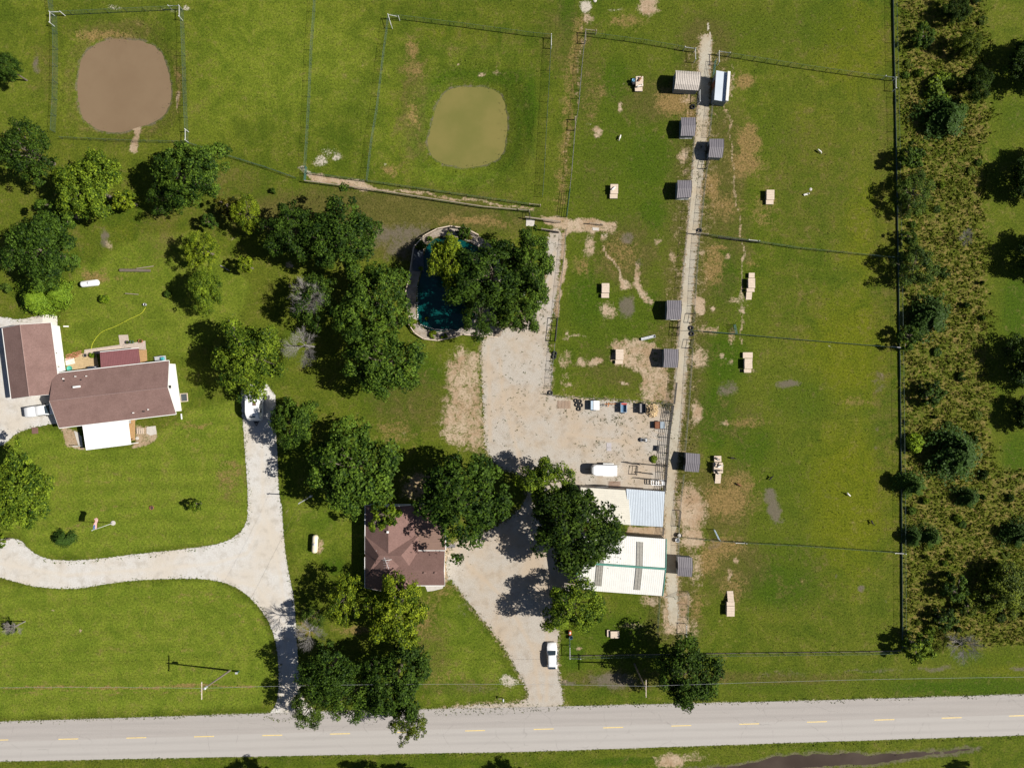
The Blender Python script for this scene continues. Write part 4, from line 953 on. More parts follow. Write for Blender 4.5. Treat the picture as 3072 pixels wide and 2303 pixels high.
def side_windows(root, corners, zt, sides, z=1.5):
    a, b, c, d, _ = corners
    for (p, q, ts) in sides:
        P, Q = {"a":a,"b":b,"c":c,"d":d}[p], {"a":a,"b":b,"c":c,"d":d}[q]
        ctr = (a+b+c+d)/4; e = (Q-P); n = Vector((e.y, -e.x, 0)).normalized()
        if n.dot((P+Q)/2-ctr) < 0: n = -n
        for t in ts:
            pt = P.lerp(Q, abs(t)); pt = Vector((pt.x, pt.y, z))
            if t < 0: door(root, Vector((pt.x, pt.y, .1)), n)
            else: window(root, pt, n)

# --- house with the white gables -------------------------------------------------
hw = empty("house")
tag(hw, "L-shaped house with brown shingle roof and bright white gable walls", "house")
ze = 3.0
NE, SE, SW, NW = eave_pts([(507,1082),(528,1241),(177,1283),(158,1121)], ze)
w, cr = gable(hw, NW, NE, SE, SW, 4.75, M_SHING, M_WHITE, .45, .35, fascia=M_TRIM, west_open=True, ridge=(M_RIDGE, .09))
side_windows(hw, cr, cr[4], [("a","b",(.5,.62,.75,-.86)), ("d","c",(.2,.85,.7))])
wz = 3.05
A, B, C_, D = eave_pts([(7,984),(34,1196),(149,1184),(152,968)], wz)[0:4]
W2 = [G(7,984,wz), G(34,1196,wz), G(180,1180,wz), G(152,968,wz)]
w, cr = gable(hw, W2[0], W2[1], W2[2], W2[3], 4.7, M_SHING, M_WHITE, .4, .3, fascia=M_TRIM, ridge=(M_RIDGE, .09))
side_windows(hw, cr, cr[4], [("a","b",(.3,.6))])
for t, z in ((.42, 2.2), (.62, 2.0)):      # lamps on the long white wall
    p = G(166, 1040, 2.2) if t < .5 else G(178, 1097, 1.6)
    pw = cr[3].lerp(cr[2], t); MB().box(Vector((pw.x+.1, pw.y, z)), (.22,.16,.3)).build("wall_lamp", M_DARK, hw)
q = G(511,1160,3.6); MB().box((q.x-.2, q.y, 3.4), (.25,.5,.5)).build("gable_vent", M_DARK, hw)
for (x, y, s) in [(190,1136,.22),(226,1129,.16),(259,1128,.16),(400,1238,.2),(445,1228,.2)]:
    zz = 3.55; p = G(x, y, zz); MB().tube([p-Vector((0,0,.25)), p+Vector((0,0,.2))], s*.5, 8).build("vent_pipe", M_TRIM, hw)
for (x, y) in [(192,1142),(243,1139),(431,1234)]:
    p = G(x, y, 3.65); MB().tube([p-Vector((0,0,.3)), p+Vector((0,0,.12))], .11, 8).build("vent_pipe", M_DARK, hw)
p = G(231,1160,4.3); MB().box(p+Vector((0,0,.1)), (1.2,.32,.28), .12).build("roof_vent", M_TRIM, hw)
p = G(545,1249,0); MB().box(p+Vector((0,0,.06)), (.2,1.0,.12), .1).build("downspout", M_TRIM, hw)
p = G(192,979,0); MB().box(p+Vector((.4,0,.06)), (.9,.2,.12), .0).build("downspout", M_TRIM, hw)
# porch with the white metal cover
pc = empty("porch_cover")
tag(pc, "flat white metal porch cover on posts below the L-shaped house", "porch")
Z1, Z2 = 2.75, 2.45
a, b, c, d = G(247,1275.5,Z1), G(384,1260,Z1), G(393,1333,Z2), G(258,1350,Z2)
r = slope_panel(d, c, b, a, .1, .62, h=.03).build("roof", pm("white_porch_metal", (.80,.80,.80), .4, .03, .6), pc); fix_normals(r.data)
for p in (d, c, d.lerp(c,.5)): MB().box((p.x, p.y+.15, Z2/2), (.12,.12,Z2-.05)).build("post", M_TRIM, pc)
dk = empty("deck"); tag(dk, "warm timber deck beside the white porch cover", "deck")
n = 17
for i in range(n):
    x0, x1 = 250+ (412-250)*0, 410
    p, q = G(262+ i*.6, 1272+i*4.0, 0), G(409 - i*.0, 1257+i*3.75, 0)
    MB().box(((p.x+q.x)/2, (p.y+q.y)/2, .42+.006*(i%3)), ((q-p).length, .215, .05), math.atan2((q-p).y, (q-p).x)).build("plank", M_WOOD, dk)
for x, y in ((262,1275),(409,1260),(268,1335),(408,1316)):
    p = G(x, y); MB().box((p.x, p.y, .2), (.12,.12,.4)).build("leg", M_OLDWOOD, dk)
st = empty("steps"); tag(st, "slatted wooden steps beside the warm timber deck", "steps")
for i in range(4):
    p = G(415+i*5.0, 1292, 0); MB().box((p.x, p.y, .36-.08*i), (.2,1.05,.05), .05).build("tread", M_PLY, st)
for y in (1284,1300): 
    p, q = G(412,y), G(432,y); MB().prism([p, q, q+Vector((0,.05,0)), p+Vector((0,.05,0))], [p+Vector((0,0,.33)), q+Vector((0,0,.1)), q+Vector((0,.05,.1)), p+Vector((0,.05,.33))]).build("stringer", M_OLDWOOD, st)
def slab(name, pts, z, mat, label, cat=None, kind="structure"):
    P = [G(x, y) for x, y in pts]
    if sum((P[i].x*P[(i+1)%len(P)].y-P[(i+1)%len(P)].x*P[i].y) for i in range(len(P))) < 0: P.reverse()
    o = MB().prism([p-Vector((0,0,.05)) for p in P], [p+Vector((0,0,z)) for p in P]).build(name, mat)
    if kind: o["kind"] = kind; o["label"] = label
    else: tag(o, label, cat)
    return o
slab("paving", [(440,1280),(467,1277),(470,1301),(452,1306),(440,1300)], .05, M_CONC, "small paved pad below the timber steps")
slab("paving", [(222,1292),(244,1300),(248,1340),(236,1338)], .05, M_CONC, "paving stones on the bare bed beside the porch cover")
slab("paving", [(128,946),(160,942),(171,948),(172,985),(128,985)], .05, pm("pale_slab", (.66,.62,.55), .9, .1, 1.5), "pale concrete pad above the garage wing")
slab("paving", [(40,968),(60,961),(128,956),(128,985),(10,990)], .045, M_CONC, "grey paving strip along the garage wing's upper end")
slab("paving", [(254,1049),(360,1034),(356,1005),(384,1004),(388,1030),(436,1022),(438,1048),(430,1052),(300,1060),(252,1064)], .05, pm("pink_pavers", (.46,.38,.32), .9, .2, 3), "tan paver walk beside the maroon roof")
slab("paving", [(196,1075),(222,1072),(226,1090),(198,1096)], .055, pm("pale_slab2", (.66,.6,.52), .9, .1, 2), "pale step slab at the white wall's foot")
slab("paving", [(200,1098),(240,1060),(288,1058),(300,1118),(202,1122)], .035, pm("tan_patio", (.45,.33,.18), .9, .2, 2), "tan patio in the corner of the L-shaped house")
# brick edging
bp = empty("brick_path"); tag(bp, "red brick bed edging in the house corner", "brick bed")
rb_ = random.Random(3); bm_ = MB().bbox((0,0,0), (.26,.13,.08), .012).mesh("brick"); bm_.materials.append(M_BRICK)
for i in range(46):
    x = 200+i%12*3.9+rb_.uniform(-1,1); y = 1074-(i%12)*1.25+(i//12)*4.6-8+rb_.uniform(-1,1); p = G(x, y, 0); child("brick", bm_, bp, (p.x, p.y, .03+rb_.uniform(0,.02)), rb_.uniform(-.4,.4)+.15)
# maroon pavilion
pv = empty("pavilion"); tag(pv, "maroon ribbed metal pavilion roof behind the house", "pavilion")
z = 2.7; a, b, c, d = G(300,1057,z+.25), G(415,1045,z+.25), G(421,1088,z), G(303,1104,z)
r = slope_panel(d, c, b, a, .08, .3).build("roof", M_MAROON, pv); fix_normals(r.data)
MB().box((a+b)/2+Vector((0,.08,-.08)), ((b-a).length,.1,.18), math.atan2((b-a).y,(b-a).x)).build("gutter", M_TRIM, r)
for p in (a, b, c, d):
    m_ = (a+b+c+d)/4; q = p.lerp(m_, .06); MB().box((q.x, q.y, (p.z-.1)/2), (.12,.12,p.z-.14)).build("post", M_OLDWOOD, pv)
dk2 = empty("deck"); tag(dk2, "timber deck planks showing right of the maroon pavilion", "deck")
for i in range(11):
    p, q = G(412+i*2.9, 1050-i*.2), G(417+i*2.6, 1092-i*1.0); MB().box(((p.x+q.x)/2,(p.y+q.y)/2,.3+.005*(i%2)), (.15,(q-p).length,.05), math.atan2((q-p).y,(q-p).x)+math.pi/2).build("plank", M_WOOD, dk2)
for x, y in ((414,1052),(440,1050),(418,1090),(442,1086)):
    p = G(x,y); MB().box((p.x,p.y,.14), (.1,.1,.28)).build("leg", M_OLDWOOD, dk2)
pl = empty("retaining_kerb"); tag(pl, "pale timber kerb along the paver walk", "kerb")
p, q = G(258,1056), G(362,1041); MB().box(((p+q)/2)+Vector((0,0,.1)), ((q-p).length,.2,.2), math.atan2((q-p).y,(q-p).x)).build("beam", M_PLY, pl)

# --- hipped house -----------------------------------------------------------------
hh = empty("house"); tag(hh, "shingled house with joined hip and gable roofs under the trees", "house")
K5 = 5.5275
def Q5(X_, Y_, z): return G(1050+X_/K5, 1480+Y_/K5, z)
ze = 2.9
gable(hh, Q5(255,190,ze), Q5(255,1000,ze), Q5(1085,1000,ze), Q5(1085,190,ze), 5.0, M_SHING2, M_WHITE, .4, .3, fascia=M_TRIM)
# hipped middle block
zh = 5.2; c4 = [Q5(248,705,ze), Q5(1135,700,ze), Q5(1135,1400,ze), Q5(248,1400,ze)]
r0, r1 = Q5(480,1030,zh), Q5(850,1025,zh)
for nm, pts in (("roof", [c4[0], r0, r1, c4[1]]), ("roof", [c4[1], r1, c4[2]]), ("roof", [c4[2], r1, r0, c4[3]]), ("roof", [c4[3], r0, c4[0]])):
    pts = [p+Vector((0,0,.02)) for p in pts]; o = MB().prism([p-Vector((0,0,.12)) for p in pts], pts).build(nm, M_SHING2, hh); fix_normals(o.data)
ins = [c4[0]+Vector((.4,-.4,0)), c4[1]+Vector((-.4,-.4,0)), c4[2]+Vector((-.4,.4,0)), c4[3]+Vector((.4,.4,0))]
o = MB().prism([Vector((p.x,p.y,0)) for p in ins], [Vector((p.x,p.y,ze-.05)) for p in ins]).build("wall", M_WHITE, hh); fix_normals(o.data)
gable(hh, Q5(252,1050,ze+.03), Q5(252,1560,ze+.03), Q5(1030,1560,ze+.03), Q5(1030,1050,ze+.03), 5.35, M_SHING2, M_WHITE, .4, .3, fascia=M_TRIM)
gable(hh, Q5(640,950,ze+.05), Q5(1572,950,ze+.05), Q5(1572,1520,ze+.05), Q5(640,1520,ze+.05), 4.55, M_SHING2, M_WHITE, .4, .3, fascia=M_TRIM)
a, b, c, d = Q5(1085,192,2.95), Q5(1085,938,2.95), Q5(1580,938,2.65), Q5(1580,192,2.65)
r = slope_panel(d, c, b, a, .1, .45, h=.02).build("porch_roof", M_BROWNMET, hh); fix_normals(r.data)
MB().box((c+d)/2+Vector((.08,0,-.05)), (.12,(c-d).length,.14)).build("gutter", M_TRIM, r)
o = MB().box((((a+c)/2).x+.1, ((a+c)/2).y, 1.27), (abs(c.x-a.x)-.5, abs(c.y-a.y)-.4, 2.5)).build("wall", M_WHITE, hh)
for t in (.25, .6): window(hh, Vector((c.x-.15, d.y+(c.y-d.y)*t, 1.5)), Vector((1,0,0)))
p1 = Q5(1572,1240,0); door(hh, Vector((p1.x-.24, p1.y, .1)), Vector((1,0,0)), mat=pm("brown_door", (.12,.06,.04), .6)); window(hh, Vector((p1.x-.24, p1.y+1.7, 1.5)), Vector((1,0,0)))
for X_, Y_ in ((1240,1310),(1420,1310)):
    p = Q5(X_, Y_, 4.45); MB().box(p, (.36,.36,.3)).build("roof_vent", M_SHING, hh)
p = Q5(628,635,4.9); MB().box(p, (.36,.36,.45)).build("chimney", M_TRIM, hh)
for X_, Y_ in ((440,950),(535,1110),(565,1140)):
    p = Q5(X_, Y_, 4.5); MB().tube([p-Vector((0,0,.5)), p+Vector((0,0,.15))], .1, 8).build("vent_pipe", M_TRIM, hh)
an = empty("antenna"); tag(an, "grey television aerial on the hipped roof", "antenna")
p, q = Q5(650,1110,5.0), Q5(605,985,6.8)
b0 = Vector((p.x, p.y, 5.0)); MB().tube([b0-Vector((0,0,.2)), b0+Vector((0,0,2.2))], .03, 6).build("mast", M_STEEL, an)
MB().tube([b0+Vector((-.5,1.1,2.1)), b0+Vector((.3,-.9,2.1))], .025, 5).build("boom", M_STEEL, an)
for t in (-.8,-.4,0,.4,.8): MB().tube([b0+Vector((-.65-.1*t,.1+t,2.12)), b0+Vector((.45-.1*t,.1+t+.1,2.12))], .015, 4).build("element", M_STEEL, an)
slab("paving", [(1275,1755),(1332,1753),(1328,1764),(1300,1771),(1282,1773)], .06, M_CONC, "curved pale bed border at the hipped house's lower corner")
slab("paving", [(1338,1632),(1366,1632),(1366,1642),(1338,1642)], .06, pm("grey_mat", (.16,.15,.15), .9), "dark step beside the hipped house's brown porch roof")

# --- white barn ---------------------------------------------------------------------
bn = empty("barn"); tag(bn, "white ribbed metal barn with green ridge and grey skylight strips", "barn")
ze, zr = 4.0, 5.0
A, B, C_, D = G(1737,1597,ze), G(1999,1616,ze), G(1988,1787,ze), G(1727,1768,ze)
w, cr = gable(bn, A, B, C_, D, zr, M_WMETAL, M_BARNWALL, .12, .12, .08, ribs=.36, rib_h=.022, ridge=(M_GREENTRIM, .2))
Ra, Rb = (A+D)/2, (B+C_)/2; Ra.z = Rb.z = zr; up = Vector((0,0,.075))
for t0, t1 in ((.665,.735),(.215,.29)):
    for (e0, e1, f0, f1) in ((A, B, .16, .98), (D, C_, .16 if t0 > .5 else .2, .98)):
        p = [e0.lerp(e1, t0).lerp(Ra.lerp(Rb, t0), f0), e0.lerp(e1, t1).lerp(Ra.lerp(Rb, t1), f0), e0.lerp(e1, t1).lerp(Ra.lerp(Rb, t1), f1), e0.lerp(e1, t0).lerp(Ra.lerp(Rb, t0), f1)]
        k = slope_panel(p[0]+up, p[1]+up, p[2]+up, p[3]+up, .03, .36).build("skylight", M_SKYL, bn); fix_normals(k.data)
for p, q in ((A, D), (B, C_)):
    e = Ra if p is A else Rb
    mb = MB()
    for s, t in ((p, e), (e, q)): mb.tube([s+Vector((0,0,.04)), t+Vector((0,0,.04))], .09, 6)
    mb.build("verge_trim", M_GREENTRIM, bn)
wl = G(1727,1680,0); MB().box((cr[0].lerp(cr[3],.55).x-.03, cr[0].lerp(cr[3],.55).y, 1.7), (.08,3.4,3.4)).build("door", M_TRIM, bn)
# --- low sheds joined above the barn ------------------------------------------------
lb_ = empty("stable"); tag(lb_, "cream metal stable roof above the barn with sideways ribs", "stable")
a, b, c, d = G(1742,1461,3.1), G(1884,1470,3.1), G(1892,1574,3.4), G(1745,1566,3.4)
r = slope_panel(a, b, c, d, .08, .36, along=True).build("roof", M_CREAM, lb_); fix_normals(r.data)
o = MB().prism([Vector((p.x,p.y,0)) for p in (a,b,c,d)], [Vector((p.x,p.y,p.z-.12)) for p in (a,b,c,d)]).build("wall", M_BARNWALL, lb_); fix_normals(o.data)
MB().box((a.lerp(b,.4).x, a.lerp(b,.4).y+.04, 1.1), (3.2,.08,2.2), .06).build("door", pm("grey_door", (.2,.2,.2), .7), lb_)
lo = empty("loafing_shed"); tag(lo, "pale blue galvanised roof beside the cream stable roof", "shed")
a, b, c, d = G(1879,1466,3.25), G(1995,1474,3.25), G(1989,1580,3.0), G(1887,1574,3.0)
r = slope_panel(a, b, c, d, .08, .30).build("roof", M_BLUEW, lo); fix_normals(r.data)
for t, s in ((.03,.03),(.97,.03),(.03,.97),(.97,.97),(.97,.5)):
    p = a.lerp(b,t).lerp(d.lerp(c,t),s); MB().box((p.x,p.y,(p.z-.1)/2), (.14,.14,p.z-.12)).build("post", M_OLDWOOD, lo)
p, q = a, b; o = MB().box(((a+b)/2).xyz*1.0-Vector((0,.25,0))-Vector((0,0,(a.z)/2)), ((b-a).length-.3,.06,a.z-.3), math.atan2((b-a).y,(b-a).x)).build("wall", M_BARNWALL, lo)

# --- animal sheds ---------------------------------------------------------------------
def vault(root, px4, ze, zr, m_roof, m_wall, ribs, oh=.1, prof=None):
    """small shed: NW, NE, SE, SW roof corners; ridge runs between the west and east ends"""
    nw, ne, se, sw = [G(x, y, ze) for x, y in px4]
    prof = prof or [(0,0),(.5,1),(1,0)]
    th = .05; panels = []
    for (s0, h0), (s1, h1) in zip(prof[:-1], prof[1:]):
        def pt(l, r_, s, h): 
            p = l.lerp(r_, s); return Vector((p.x, p.y, ze+(zr-ze)*h))
        a, b, c, d = pt(nw, sw, s0, h0), pt(ne, se, s0, h0), pt(ne, se, s1, h1), pt(nw, sw, s1, h1)
        o = slope_panel(a, b, c, d, th, ribs, h=.06).build("roof", m_roof, root); fix_normals(o.data)
    u = (ne-nw).normalized(); v = (sw-nw).normalized(); ins = [nw+u*oh+v*oh, ne-u*oh+v*oh, se-u*oh-v*oh, sw+u*oh-v*oh]
    def ring(l, r_):
        out = [Vector((l.x,l.y,0))]
        for s, h in prof: p = l.lerp(r_, s); out.append(Vector((p.x,p.y,ze+(zr-ze)*h-th-.03)))
        out.append(Vector((r_.x,r_.y,0))); return out
    w = MB().prism(ring(ins[0], ins[3]), ring(ins[1], ins[2])).build("wall", m_wall, root); fix_normals(w.data)
    return ins
SH = [([(2043.4,353),(2086.9,352.4),(2084.8,408),(2042,408)], "grey ribbed shed just below the beige shed, west of the lane", 0),
      ([(2128.3,416.8),(2171.7,416.8),(2167,473.8),(2125.5,471.8)], "grey ribbed shed east of the lane, highest of the grey ones there", 1),
      ([(2032.4,541),(2075,541),(2073,592),(2030.6,594)], "grey ribbed shed west of the lane, third from the top", 0),
      ([(2000.8,900.7),(2044.6,900.7),(2042,958.6),(1999.4,957.7)], "grey ribbed shed west of the lane with a white foot board", 0),
      ([(1992,1045.4),(2035.6,1047.2),(2032.9,1103.3),(1990.4,1101.5)], "grey ribbed shed west of the lane on bare earth, lowest there", 0),
      ([(2057.3,1357.7),(2100,1361),(2096.7,1416),(2054,1413.3)], "grey ribbed shed east of the lane beside the goat platform", 1),
      ([(2032.8,1668.8),(2077,1672),(2075.8,1730),(2032.4,1726.5)], "grey ribbed shed east of the lane beside the white barn", 1)]
for px4, lab, op in SH:
    o = empty("animal_shed"); tag(o, lab, "shed", "small grey animal sheds")
    ins = vault(o, px4, 1.7, 2.2, M_GREYMET, M_GREYWALL, .3)
    m_ = (ins[0]+ins[3])/2 if op else (ins[3]+ins[2])/2
    if op: MB().box((m_.x-.02, m_.y, .8), (.06,1.3,1.5)).build("doorway", M_DARK, o)
    else: MB().box((m_.x, m_.y-.02, .12), (2.2,.06,.22)).build("foot_board", M_TRIM, o)
o = empty("animal_shed"); tag(o, "larger beige ribbed shed at the top of the lane", "shed")
ins = vault(o, [(2026.5,211.7),(2101.8,216.5),(2095.7,272),(2023,267.4)], 2.1, 2.75, M_BEIGE, M_GREYWALL, .3, prof=[(0,0),(.22,.72),(.5,1),(.78,.72),(1,0)])
o = empty("animal_shed"); tag(o, "white-roofed tall shed east of the lane's top end", "shed")
z0 = 2.5
nw, ne, se, sw = [G(x, y, z0) for x, y in [(2149,211.7),(2189.3,219),(2182.5,306.7),(2143,300)]]
u = (ne-nw).normalized(); m1, m2 = nw.lerp(ne,.82), sw.lerp(se,.82)
r = slope_panel(sw, m2, m1, nw, .08, 0).build("roof", M_BLUEW, o); fix_normals(r.data)
a, b, c, d = [p+Vector((0,0,.52)) for p in (nw.lerp(ne,.80), ne, se, sw.lerp(se,.80))]
r = MB().prism([p-Vector((0,0,.5)) for p in (a,b,c,d)], [a,b,c,d]).build("roof", M_WMETAL, o); fix_normals(r.data)
ins = [nw.lerp(se,.04), ne.lerp(sw,.04), se.lerp(nw,.04), sw.lerp(ne,.04)]
w = MB().prism([Vector((p.x,p.y,0)) for p in ins], [Vector((p.x,p.y,z0-.1)) for p in ins]).build("wall", M_GREYWALL, o); fix_normals(w.data)
m_ = ins[0].lerp(ins[3], .42); MB().box((m_.x-.02, m_.y, 1.0), (.08,1.5,2.0), .08).build("door", M_RUST, o)
# ------------------------------------------------------------------ fences
M_WIRE = pm("green_coated_wire", (.075,.13,.105), .6, .25, 2)
M_WIREGREY = pm("grey_woven_wire", (.20,.20,.19), .6, .25, 2)
M_TPOST = pm("steel_t_post", (.05,.075,.06), .7, .3, 2)
M_SCREEN = pm("dark_windscreen", (.075,.105,.09), .8, .25, .8)
def post_mesh(name, h, w, mat, cap=True):
    mb = MB().box((0,0,h/2-.05), (w, w, h+.1))
    if cap: mb.box((0,0,h+.01), (w*1.25, w*1.25, .03))
    me_ = mb.mesh(name); me_.materials.append(mat); return me_
TPOST = {h: post_mesh("post", h, .055, M_TPOST) for h in (1.2, 1.5, 1.8)}
WPOST = MB().tube([(0,0,-.05),(0,0,1.6)], .065, 8).mesh("corner_post"); WPOST.materials.append(M_WPIPE)
OPOST = MB().tube([(0,0,-.05),(0,0,1.5)], .09, 8).mesh("corner_post"); OPOST.materials.append(M_OLDWOOD)
def wires(mb, a, b, h, rows, dv, r):
    d = b-a; L = d.length; u = d.normalized(); s = Vector((-u.y, u.x, 0))
    for i in range(rows):
        z = .06+(h-.1)*i/(rows-1); p, q = a+Vector((0,0,z)), b+Vector((0,0,z))
        mb.prism([p-s*r, p+s*r, p+Vector((0,0,r*1.7))], [q-s*r, q+s*r, q+Vector((0,0,r*1.7))])
    for i in range(int(L/dv)):
        p = a+u*(i+.5)*dv; mb.prism([p-u*r, p+u*r, p+s*r*1.7], [p-u*r+Vector((0,0,h-.05)), p+u*r+Vector((0,0,h-.05)), p+s*r*1.7+Vector((0,0,h-.05))])
def fence(pts, label, h=1.5, gap=3.2, rows=8, dv=.3, r=.006, mat=None, corners=(), rail=None, screen=0.0, group=None, top=True):
    P = [G(x, y) for x, y in pts]; o = empty("fence", P[0]); tag(o, label, "fence", group)
    base = P[0]; mb = MB()
    for a, b in zip(P[:-1], P[1:]):
        a_, b_ = a-base, b-base
        wires(mb, a_, b_, h, rows, dv, r)
        n_ = max(1, round((b-a).length/gap))
        for i in range(n_+(1 if b is P[-1] else 0)):
            p = a_.lerp(b_, i/n_); lean = Vector((random.uniform(-.03,.03), random.uniform(-.03,.03), 0))
            child("post", TPOST[h], o, p+lean, random.random()*.3)
    mb.build("wire_mesh", mat or M_WIRE, o)
    if top:
        mt = MB()
        for a, b in zip(P[:-1], P[1:]): mt.tube([a-base+Vector((0,0,h-.03)), b-base+Vector((0,0,h-.03))], .018, 5)
        mt.build("top_rail", mat or M_WIRE, o)
    for i, dirs, white in corners:
        c = P[i]-base; child("corner_post", WPOST if white else OPOST, o, c)
        for dx, dy in dirs:
            e = Vector((dx, -dy, 0)).normalized()*1.9
            child("corner_post", WPOST if white else OPOST, o, c+e)
            MB().tube([c+Vector((0,0,1.35)), c+e+Vector((0,0,1.35))], .045, 7).build("brace_rail", M_WPIPE if white else M_OLDWOOD, o)
            MB().tube([c+Vector((0,0,.15)), c+e+Vector((0,0,1.3))], .02, 5).build("brace_wire", M_DKPIPE, o)
    if rail:
        for z in rail[1]:
            mr = MB()
            for a, b in zip(P[:-1], P[1:]): mr.tube([a-base+Vector((0,0,z)), b-base+Vector((0,0,z))], rail[2], 7)
            mr.build("rail", rail[0], o)
    if screen:
        for a, b in zip(P[:-1], P[1:]):
            ms = MB(); a_, b_ = a-base, b-base; n_ = max(1, int((b_-a_).length/2.0))
            u = (b_-a_).normalized(); s = Vector((-u.y, u.x, 0))
            for i in range(n_):
                p, q = a_.lerp(b_, i/n_), a_.lerp(b_, (i+1)/n_); hh_, h2 = screen*random.uniform(.85,1.1), screen*random.uniform(.85,1.1)
                ms.prism([p-s*.02, q-s*.02, q+s*.02, p+s*.02], [p-s*.02+Vector((0,0,hh_)), q-s*.02+Vector((0,0,h2)), q+s*.02+Vector((0,0,h2)), p+s*.02+Vector((0,0,hh_))])
            ms.build("screen_cloth", M_SCREEN, o)
    return o
V1 = M_WIREGREY
fence([(164,48),(548,30)], "wire fence along the muddy pond's upper side", 1.5, corners=((0,((1,0),(0,1)),True),(1,((-1,0),(0,1)),True)))
fence([(171,52),(174,150),(172,300),(166,398)], "wire fence along the muddy pond's left side", 1.5, 2.6)
fence([(551,34),(555,130),(560,280),(566,428)], "green wire fence along the muddy pond's right side", 1.5, 2.4, corners=((3,((0,-1),),True),))
fence([(190,417),(400,427),(566,430)], "wire fence along the muddy pond's lower side", 1.2, 2.6)
fence([(155,-60),(160,20),(164,46)], "wire fence running up and out of the picture above the muddy pond", 1.5)
fence([(566,431),(722,481),(800,505),(888,536)], "wire fence sloping from the muddy pond to the pasture gate", 1.2)
fence([(948,-60),(946,35),(937,150),(931,290),(923,430),(918,505)], "long green fence dropping down the yellow pasture", 1.5, 3.3)
fence([(1168,56),(1193,57),(1400,83),(1600,110),(1653,115)], "fence along the olive pond's upper side", 1.5, 2.8, corners=((0,((.3,1),(1,.2)),True),(4,((0,1),),True)))
fence([(1167,60),(1152,170),(1133,330),(1116,430),(1103,543)], "fence along the olive pond's left side", 1.5, 2.6)
fence([(1653,117),(1646,260),(1638,400),(1632,520),(1627,592)], "fence along the olive pond's right side", 1.5, 2.6)
fence([(920,521),(1102,546),(1400,589),(1600,617),(1620,620)], "fence along the olive pond's lower side", 1.2, 3.0, corners=((4,((-1,-.1),),False),))
fence([(918,547),(1100,570),(1300,601),(1450,624),(1587,636)], "rail-topped fence below the narrow track under the olive pond", 1.2, 3.0, rail=(M_OLDWOOD, (1.15,), .08), corners=((4,((-1,-.1),),False),))
fence([(1755,100),(1745,200),(1735,320),(1724,392),(1714,520),(1708,572)], "fence along the left side of the upper left paddock", 1.5, 1.6, corners=((0,((0,1),(1,.1)),False),(3,((0,-1),),False)), mat=V1)
fence([(1757,108),(1930,131),(2081,157)], "fence along the top of the upper left paddock", 1.5, 3.0, corners=((2,((-1,-.15),(0,1)),True),))
fence([(2151,165),(2400,205),(2620,236),(2676,243)], "fence along the top of the upper right paddock", 1.5, 2.2, corners=((0,((0,1),(1,.15)),True),(3,((-1,-.15),(0,1)),True)))
fence([(2676,-80),(2680,130),(2683,243),(2690,600),(2695,900),(2698,1100),(2703,1500),(2706,1945)], "long dark screened fence between the paddocks and the overgrown strip", 1.5, 3.0, screen=.35)
fence([(2094,282),(2089,320),(2087,350)], "short lane fence beside the beige shed", 1.2, 2.2, mat=V1, corners=((0,((0,1),),True),))
fence([(2080,410),(2072,540)], "lane fence between the upper two left-hand sheds", 1.2, 1.6, mat=V1)
fence([(2068,600),(2058,700),(2048,800),(2042,896)], "lane fence down the left of the middle lane", 1.2, 2.2, mat=V1)
fence([(2037,965),(2033,1040)], "short lane fence between the two lower left sheds", 1.2, 2.0, mat=V1)
fence([(2028,1106),(2022,1145)], "short lane fence below the lowest left shed", 1.2, 1.6, mat=V1)
fence([(2134,318),(2128,380),(2123,414)], "lane fence below the white-roofed shed", 1.2, 2.4, mat=V1, top=True)
fence([(2117,508),(2108,590),(2098,690)], "right-hand lane fence above the upper cross fence", 1.2, 1.6, mat=V1)
fence([(2095,705),(2086,830),(2080,940)], "right-hand lane fence between the two upper cross fences", 1.2, 1.4, mat=V1)
fence([(2075,1045),(2068,1150),(2062,1240),(2052,1350)], "right-hand lane fence beside the grey mud patches", 1.2, 1.7, mat=V1)
fence([(2049,1420),(2040,1500),(2038,1530)], "right-hand lane fence below the goat platform's shed", 1.2, 1.6, mat=V1)
fence([(2034,1578),(2032,1665)], "short fence beside the barn's upper corner", 1.2, 2.0, mat=V1)
fence([(2020,1790),(2062,1772),(2058,1850),(2054,1900)], "wire run fence below the barn", 1.5, 2.4, corners=((3,((0,-1),),True),))
fence([(1976,1786),(1972,1850),(1970,1905)], "green wire fence dropping from the barn's lower corner", 1.5, 2.6)
fence([(2086,702),(2270,727),(2400,747),(2692,776)], "upper cross fence with the dark rail across the right paddocks", 1.2, 2.6, corners=((0,((1,.14),),False),(1,((-1,-.1),),True)))
fence([(2060,992),(2130,996),(2205,1003),(2400,1020),(2696,1044)], "middle cross fence across the right paddocks", 1.2, 2.6, corners=((4,((-1,-.1),),True),))
fence([(2060,1611),(2200,1623),(2400,1633),(2704,1655)], "lower cross fence across the right paddocks", 1.2, 2.6, corners=((3,((-1,-.06),),True),(1,((1,.05),),True)))
fence([(1708,1966),(1860,1963),(2175,1958),(2605,1953),(2706,1950)], "roadside fence along the lower paddocks", 1.5, 2.6, rail=(M_OLDWOOD,(.12,),.05), corners=((0,((0,-1),(1,0)),True),))
fence([(1709,1962),(1708,1900)], "short fence from the roadside corner up to the tree", 1.5, 2.4)
fence([(1698,690),(1690,780),(1681,860),(1673,950)], "fence between the yard's sandy neck and the left paddock", 1.2, 2.6, mat=V1)
fence([(1664,1030),(1656,1110),(1650,1182)], "weedy wire fence at the gravel yard's upper corner", 1.2, 1.4, mat=V1)
fence([(1642,1183),(1700,1190),(1860,1197),(2016,1212)], "fence between the gravel yard and the lower left paddock", 1.2, 2.6, mat=V1)
fence([(1575,655),(1680,669)], "short rail fence at the paddock crossing", 1.2, 2.6, rail=(M_OLDWOOD,(1.15,),.11), mat=V1)

